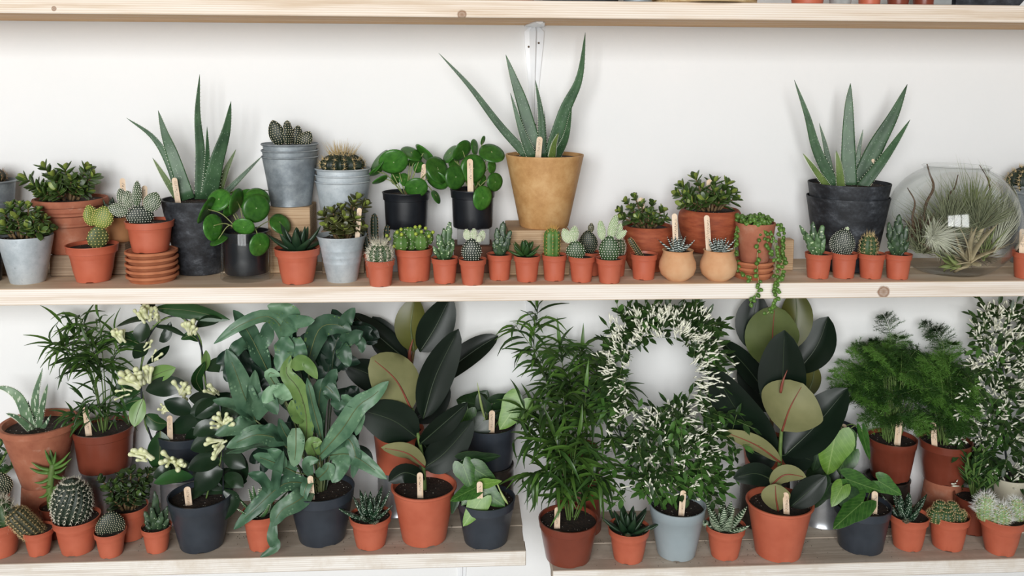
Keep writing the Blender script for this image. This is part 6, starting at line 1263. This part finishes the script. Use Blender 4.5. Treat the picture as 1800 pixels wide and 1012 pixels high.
# ---- philodendrons, right
Y0 = -.021; zb = supz(1460, 842, Y0-.045)
can('shiny ribbed tin pail right of the front rubber plant', 1452, Y0, ZR, zb, 82, M_TIN, 4, 'tin_pail', 'pail')
s = potted('potted_philodendron', 'rear dark pot of philodendron with one big bright heart leaf, right', 'potted plant', geoY(1460, Y0, 768, 88, 70, zb), 'plain', M_SLATE, th=.002)
hearts(s, [(1468, 766, 1453, 840, 66, -.085, -.10, 0, M_HRTL), (1490, 764, 1503, 796, 28, -.08, -.09, 0, M_HRT), (1516, 758, 1529, 812, 18, -.06, -.07, 20, M_HRT), (1490, 798, 1462, 852, 40, -.07, -.085, 10, M_HRT), (1448, 836, 1424, 898, 56, -.075, -.085, 10, M_HRTD), (1440, 790, 1428, 830, 36, -.07, -.075, 0, M_HRTD), (1475, 840, 1440, 872, 40, -.06, -.065, 20, M_HRTD)])
for a_, b_ in [((1478, 772), (1506, 746)), ((1482, 776), (1522, 766))]:
    mb = MB(); tube(mb, cr([P3(s, *a_, -.03), P3(s, (a_[0]+b_[0])/2, (a_[1]+b_[1])/2-4, -.04), P3(s, *b_, -.04)], 8), [1.4*s.m*(1-.09*i) for i in range(9)], 5); mb.build('leaf_sheath', M_PRLS, s.root, sharp=None)
stick(s, (1484, 745), (1480, 770), -.035, 9)
s = potted('potted_philodendron', 'front slate pot of philodendron in front of the tin pail, right', 'potted plant', geo(1511, 977, 909, 97, 76, ZR), 'band', M_SLATE)
hearts(s, [(1490, 842, 1553, 866, 40, -.02, -.035, 20, M_HRT), (1546, 846, 1588, 872, 34, -.02, -.04, 10, M_HRT), (1480, 856, 1461, 892, 30, -.03, -.05, 0, M_HRTL), (1515, 884, 1461, 930, 46, -.05, -.07, 20, M_HRT), (1490, 872, 1520, 900, 40, -.03, -.04, 0, M_HRTD), (1505, 850, 1490, 880, 36, .0, -.01, 0, M_HRTD), (1460, 850, 1440, 880, 40, .0, .0, 10, M_HRTD)])
stick(s, (1538, 863), (1536, 912), -.04, 10)
# ---- asparagus ferns
M_ASP = leafmat('asparagus_needles', C(28, 58, 20), C(60, 98, 36), .5, 20, .15, var=0)
M_ASPL = leafmat('asparagus_needles_light', C(74, 118, 42), C(106, 150, 66), .5, 20, .18, var=0)
def asparagus(s, tips, seed, dens=1.0):
    rr = random.Random(seed); nd = MB(); st = MB(); m = s.m
    for tx, ty, dy in tips:
        E_ = P3(s, tx, ty, dy); b = s.c+V((rr.uniform(-.3, .3)*s.r, rr.uniform(-.3, .3)*s.r, 0)); up = max(E_.z, b.z+.06)+.02; mid = b.lerp(E_, .35); mid.z = b.z+(up-b.z)*.72
        path = cr([b, mid, E_.lerp(mid, .35)+V((0, 0, .012)), E_], 26); tube(st, path, [.9*m*(1-.7*i/26) for i in range(27)], 4, cap=False); mt = 1 if rr.random() < .42 else 0
        for i in range(9, 27):
            p = path[i]; T = (path[i]-path[i-1]).normalized(); h = T.cross(V((0, -.5, 1))).normalized(); l0 = 30*m*(1-((i-9)/19))*.95+6*m
            for sg in (1, -1):
                for rep in range(1 if rr.random() < .6*dens else 2):
                    d = (h*sg+T*rr.uniform(.5, .9)+V((rr.uniform(-.2, .2), rr.uniform(-.4, .2), rr.uniform(-.35, .1)))).normalized(); l = l0*rr.uniform(.7, 1.2); k = max(3, int(l/(2.6*m)))
                    for q in range(k):
                        c = p+d*l*(q+.5)/k+V((0, 0, -l*.18*((q+.5)/k)**2))
                        for z in range(3):
                            e = (d*.8+V((rr.uniform(-1, 1), rr.uniform(-1, 1), rr.uniform(-.8, .9)))*.9).normalized(); w_ = e.orthogonal().normalized()*.45*m; L = rr.uniform(4, 7.5)*m
                            nd.add([c-w_, c+w_, c+e*L], [(0, 1, 2)], mt)
    for v in nd.v: v.y = min(v.y, -.006)
    nd.build('foliage', [M_ASP, M_ASPL], s.root, smooth=False, kind='stuff'); st.build('stems', M_STEMG, s.root, sharp=None)
Y0 = -.023; zb = supz(1567, 849, Y0-.042)
can('dark tin can under the left asparagus fern pot', 1567, Y0, ZR, zb, 74, M_TIND, 3)
s = potted('potted_asparagus_fern', 'left brown pot of feathery asparagus fern, on a dark tin can', 'potted plant', geoY(1567, Y0, 786, 84, 64, zb), 'band', M_TCD)
rr = random.Random(3); tp = [(1550, 552, .03), (1530, 600, .02), (1475, 640, 0), (1462, 668, 0), (1500, 605, .02), (1575, 590, .03)]
for i in range(54):
    a = rr.uniform(-.1, math.pi+.1); k = rr.uniform(.3, 1)**.7; tp.append((1562+104*k*math.cos(a), 690-95*k*math.sin(a), rr.uniform(-.07, .05)))
for i in range(16): tp.append((rr.uniform(1488, 1640), rr.uniform(680, 755), rr.uniform(-.08, -.0)))
asparagus(s, tp, 5); stick(s, (1582, 730), (1577, 782), -.035, 10)
zb = supz(1660, 854, Y0-.045)
invpot('weathered clay pot turned upside down under the right asparagus fern pot', 1657, Y0, ZR, zb, 72, 58, M_OLD)
s = potted('potted_asparagus_fern', 'right brown pot of feathery asparagus fern, on an upturned clay pot', 'potted plant', geoY(1661, Y0, 791, 88, 68, zb), 'band', M_TCD)
tp = [(1620, 565, .03), (1640, 575, .03), (1668, 600, .03)]
for i in range(40):
    a = rr.uniform(-.1, math.pi+.1); k = rr.uniform(.3, 1)**.7; tp.append((1650+78*k*math.cos(a), 712-92*k*math.sin(a), rr.uniform(-.06, .05)))
for i in range(14): tp.append((rr.uniform(1610, 1720), rr.uniform(690, 765), rr.uniform(-.08, -.0)))
asparagus(s, tp, 6); stick(s, (1640, 742), (1643, 786), -.038, 9)
# ---- right front pots
s = potted('potted_haworthia', 'small pot with open dotted haworthia below the left asparagus fern', 'potted plant', geo(1594, 970, 920, 68, 48, ZR), 'plastic', M_TC)
rosette(s, 1593, 916, 11, 64, 21, M_HAWS, (32, 74), seed=8, curve=.1)
s = potted('potted_cactus', 'small pot with a dense grey-green cushion cactus below the right asparagus fern', 'potted plant', geo(1664, 970, 920, 69, 50, ZR), 'plastic', M_TC)
for x, y, w_, dy in [(1645, 905, 26, -.012), (1662, 908, 28, -.02), (1682, 908, 26, -.012), (1652, 892, 26, .004), (1672, 893, 26, .002), (1664, 898, 24, -.01), (1690, 900, 18, .004), (1638, 898, 18, .004)]:
    barrel(s, x, y+12, w_, w_*.95, 12, M_CACT, M_SPG, 6, 5, 3.5, .3, dy=dy)
s = potted('potted_cactus', 'pot with three woolly white ball cacti at the lower right corner', 'potted plant', geo(1756, 978, 926, 77, 48, ZR), 'plastic', M_TC)
M_WOOL = pmat('white_wool', C(232, 232, 226), None, .95); rr = random.Random(4)
for x, y, w_, h_, dy in [(1732, 912, 34, 46, .0), (1757, 920, 36, 36, -.02), (1785, 916, 32, 42, .002)]:
    bd_ = barrel(s, x, y, w_, h_, 14, M_PADP, M_SPG, 8, 4, 4, .25, dy=dy, crown=0); mb = MB(); b = P3(s, x, y, dy); H = h_*s.m
    for i in range(420):
        t = rr.uniform(.25, 1); a = rr.uniform(0, 6.28); r_ = w_/2*s.m*math.sin(math.pi*(.16+.84*min(t, .98)))**.5; o = V((math.cos(a), math.sin(a), 0)); p = b+o*r_+V((0, 0, H*t)); d = o*(1-.5*t)+V((rr.uniform(-.8, .8), rr.uniform(-.8, .8), rr.uniform(-.1, 1)*t)); spike(mb, p, d, rr.uniform(6, 14)*s.m, .42*s.m)
    mb.build('wool', M_WOOL, bd_, smooth=False, kind='stuff')
s = potted('potted_succulent', 'brown pot with finger-leaved green succulent behind the woolly cacti', 'potted plant', geo(1706, 942, 886, 62, 46, ZR), 'plastic', M_TCD)
rr = random.Random(6); st = MB(); me = unit('jade', [M_CACTB]); me2 = unit('jade', [M_HAWG])
for x, y, dy in [(1700, 800, 0), (1715, 795, .01), (1730, 790, 0), (1712, 820, -.02), (1738, 830, 0), (1698, 830, -.01), (1752, 845, -.01), (1722, 845, -.02)]:
    path = cr([s.c, s.c.lerp(P3(s, x, y, dy), .6), P3(s, x, y, dy)], 12); tube(st, path, 1.8*s.m, 5)
    for i in range(5, 13):
        a = rr.uniform(0, 6.28); put(me if rr.random() < .5 else me2, 'leaf', s.root, frame(path[i], V((math.cos(a), math.sin(a)*.7, .8)), V((0, 0, 1)), 22*s.m, 6.5*s.m))
st.build('stems', M_STEMG, s.root, sharp=None)
s = potted('potted_jasmine', 'cream pot of tall white-budded jasmine at the right picture edge', 'potted plant', geoY(1772, -.02, 850, 70, 60, ZR), 'plain', M_CREAM, th=.003)
def pl2(rr):
    y = rr.uniform(538, 850); u = (y-538)/300; half = 48+40*min(1, u*1.6); cx = 1775-u*6; x = rr.uniform(cx-half, cx+half+30)
    return (x, y, rr.uniform(-.05, .05), (x-cx)/90, .35 if y < 620 else 0, .9 if y < 780 else .3, .1)
mb = MB(); tube(mb, cr([s.c, P3(s, 1760, 700, 0), P3(s, 1775, 560, .02)], 14), 1.8*s.m, 6); mb.build('support_rod', M_WIRE, s.root, sharp=None)
jasmine(s, pl2, 430, 300, 9)
s = potted('potted_cactus', 'dark pot cut by the right picture edge at the lower corner', 'potted plant', geo(1838, 956, 905, 62, 48, ZR), 'plastic', M_BLKP)
barrel(s, 1824, 908, 40, 40, 12, M_CACT, M_SPW, 6, 5, 5)
# ---- loose soil on the lower shelves
for nm, x0_, x1_, zt2, lab, sd_ in [('soil_crumbs', -1.0, xe-.01, ZL, 'loose dark soil crumbs scattered on the left lower shelf', 1), ('soil_crumbs', xs+.01, 1.15, ZR, 'loose dark soil crumbs scattered on the right lower shelf', 2)]:
    rr = random.Random(sd_); mb = MB(); cl = [(rr.uniform(x0_, x1_), rr.uniform(-.24, -.05), rr.uniform(.01, .05)) for i in range(26)]
    for i in range(420):
        if rr.random() < .7: cx_, cy_, sp_ = rr.choice(cl); x = rr.gauss(cx_, sp_); y = rr.gauss(cy_, sp_*.5)
        else: x = rr.uniform(x0_, x1_); y = rr.uniform(-.24, -.01)
        x = min(max(x, x0_), x1_); y = min(max(y, -.2435), -.01); q = rr.uniform(.0004, .0014); dot(mb, V((x, y, zt2)), V((rr.uniform(-.2, .2), rr.uniform(-.2, .2), 1)), q)
    o = mb.build(nm, M_SOIL, smooth=False); tag(o, lab, 'soil', kind='stuff')
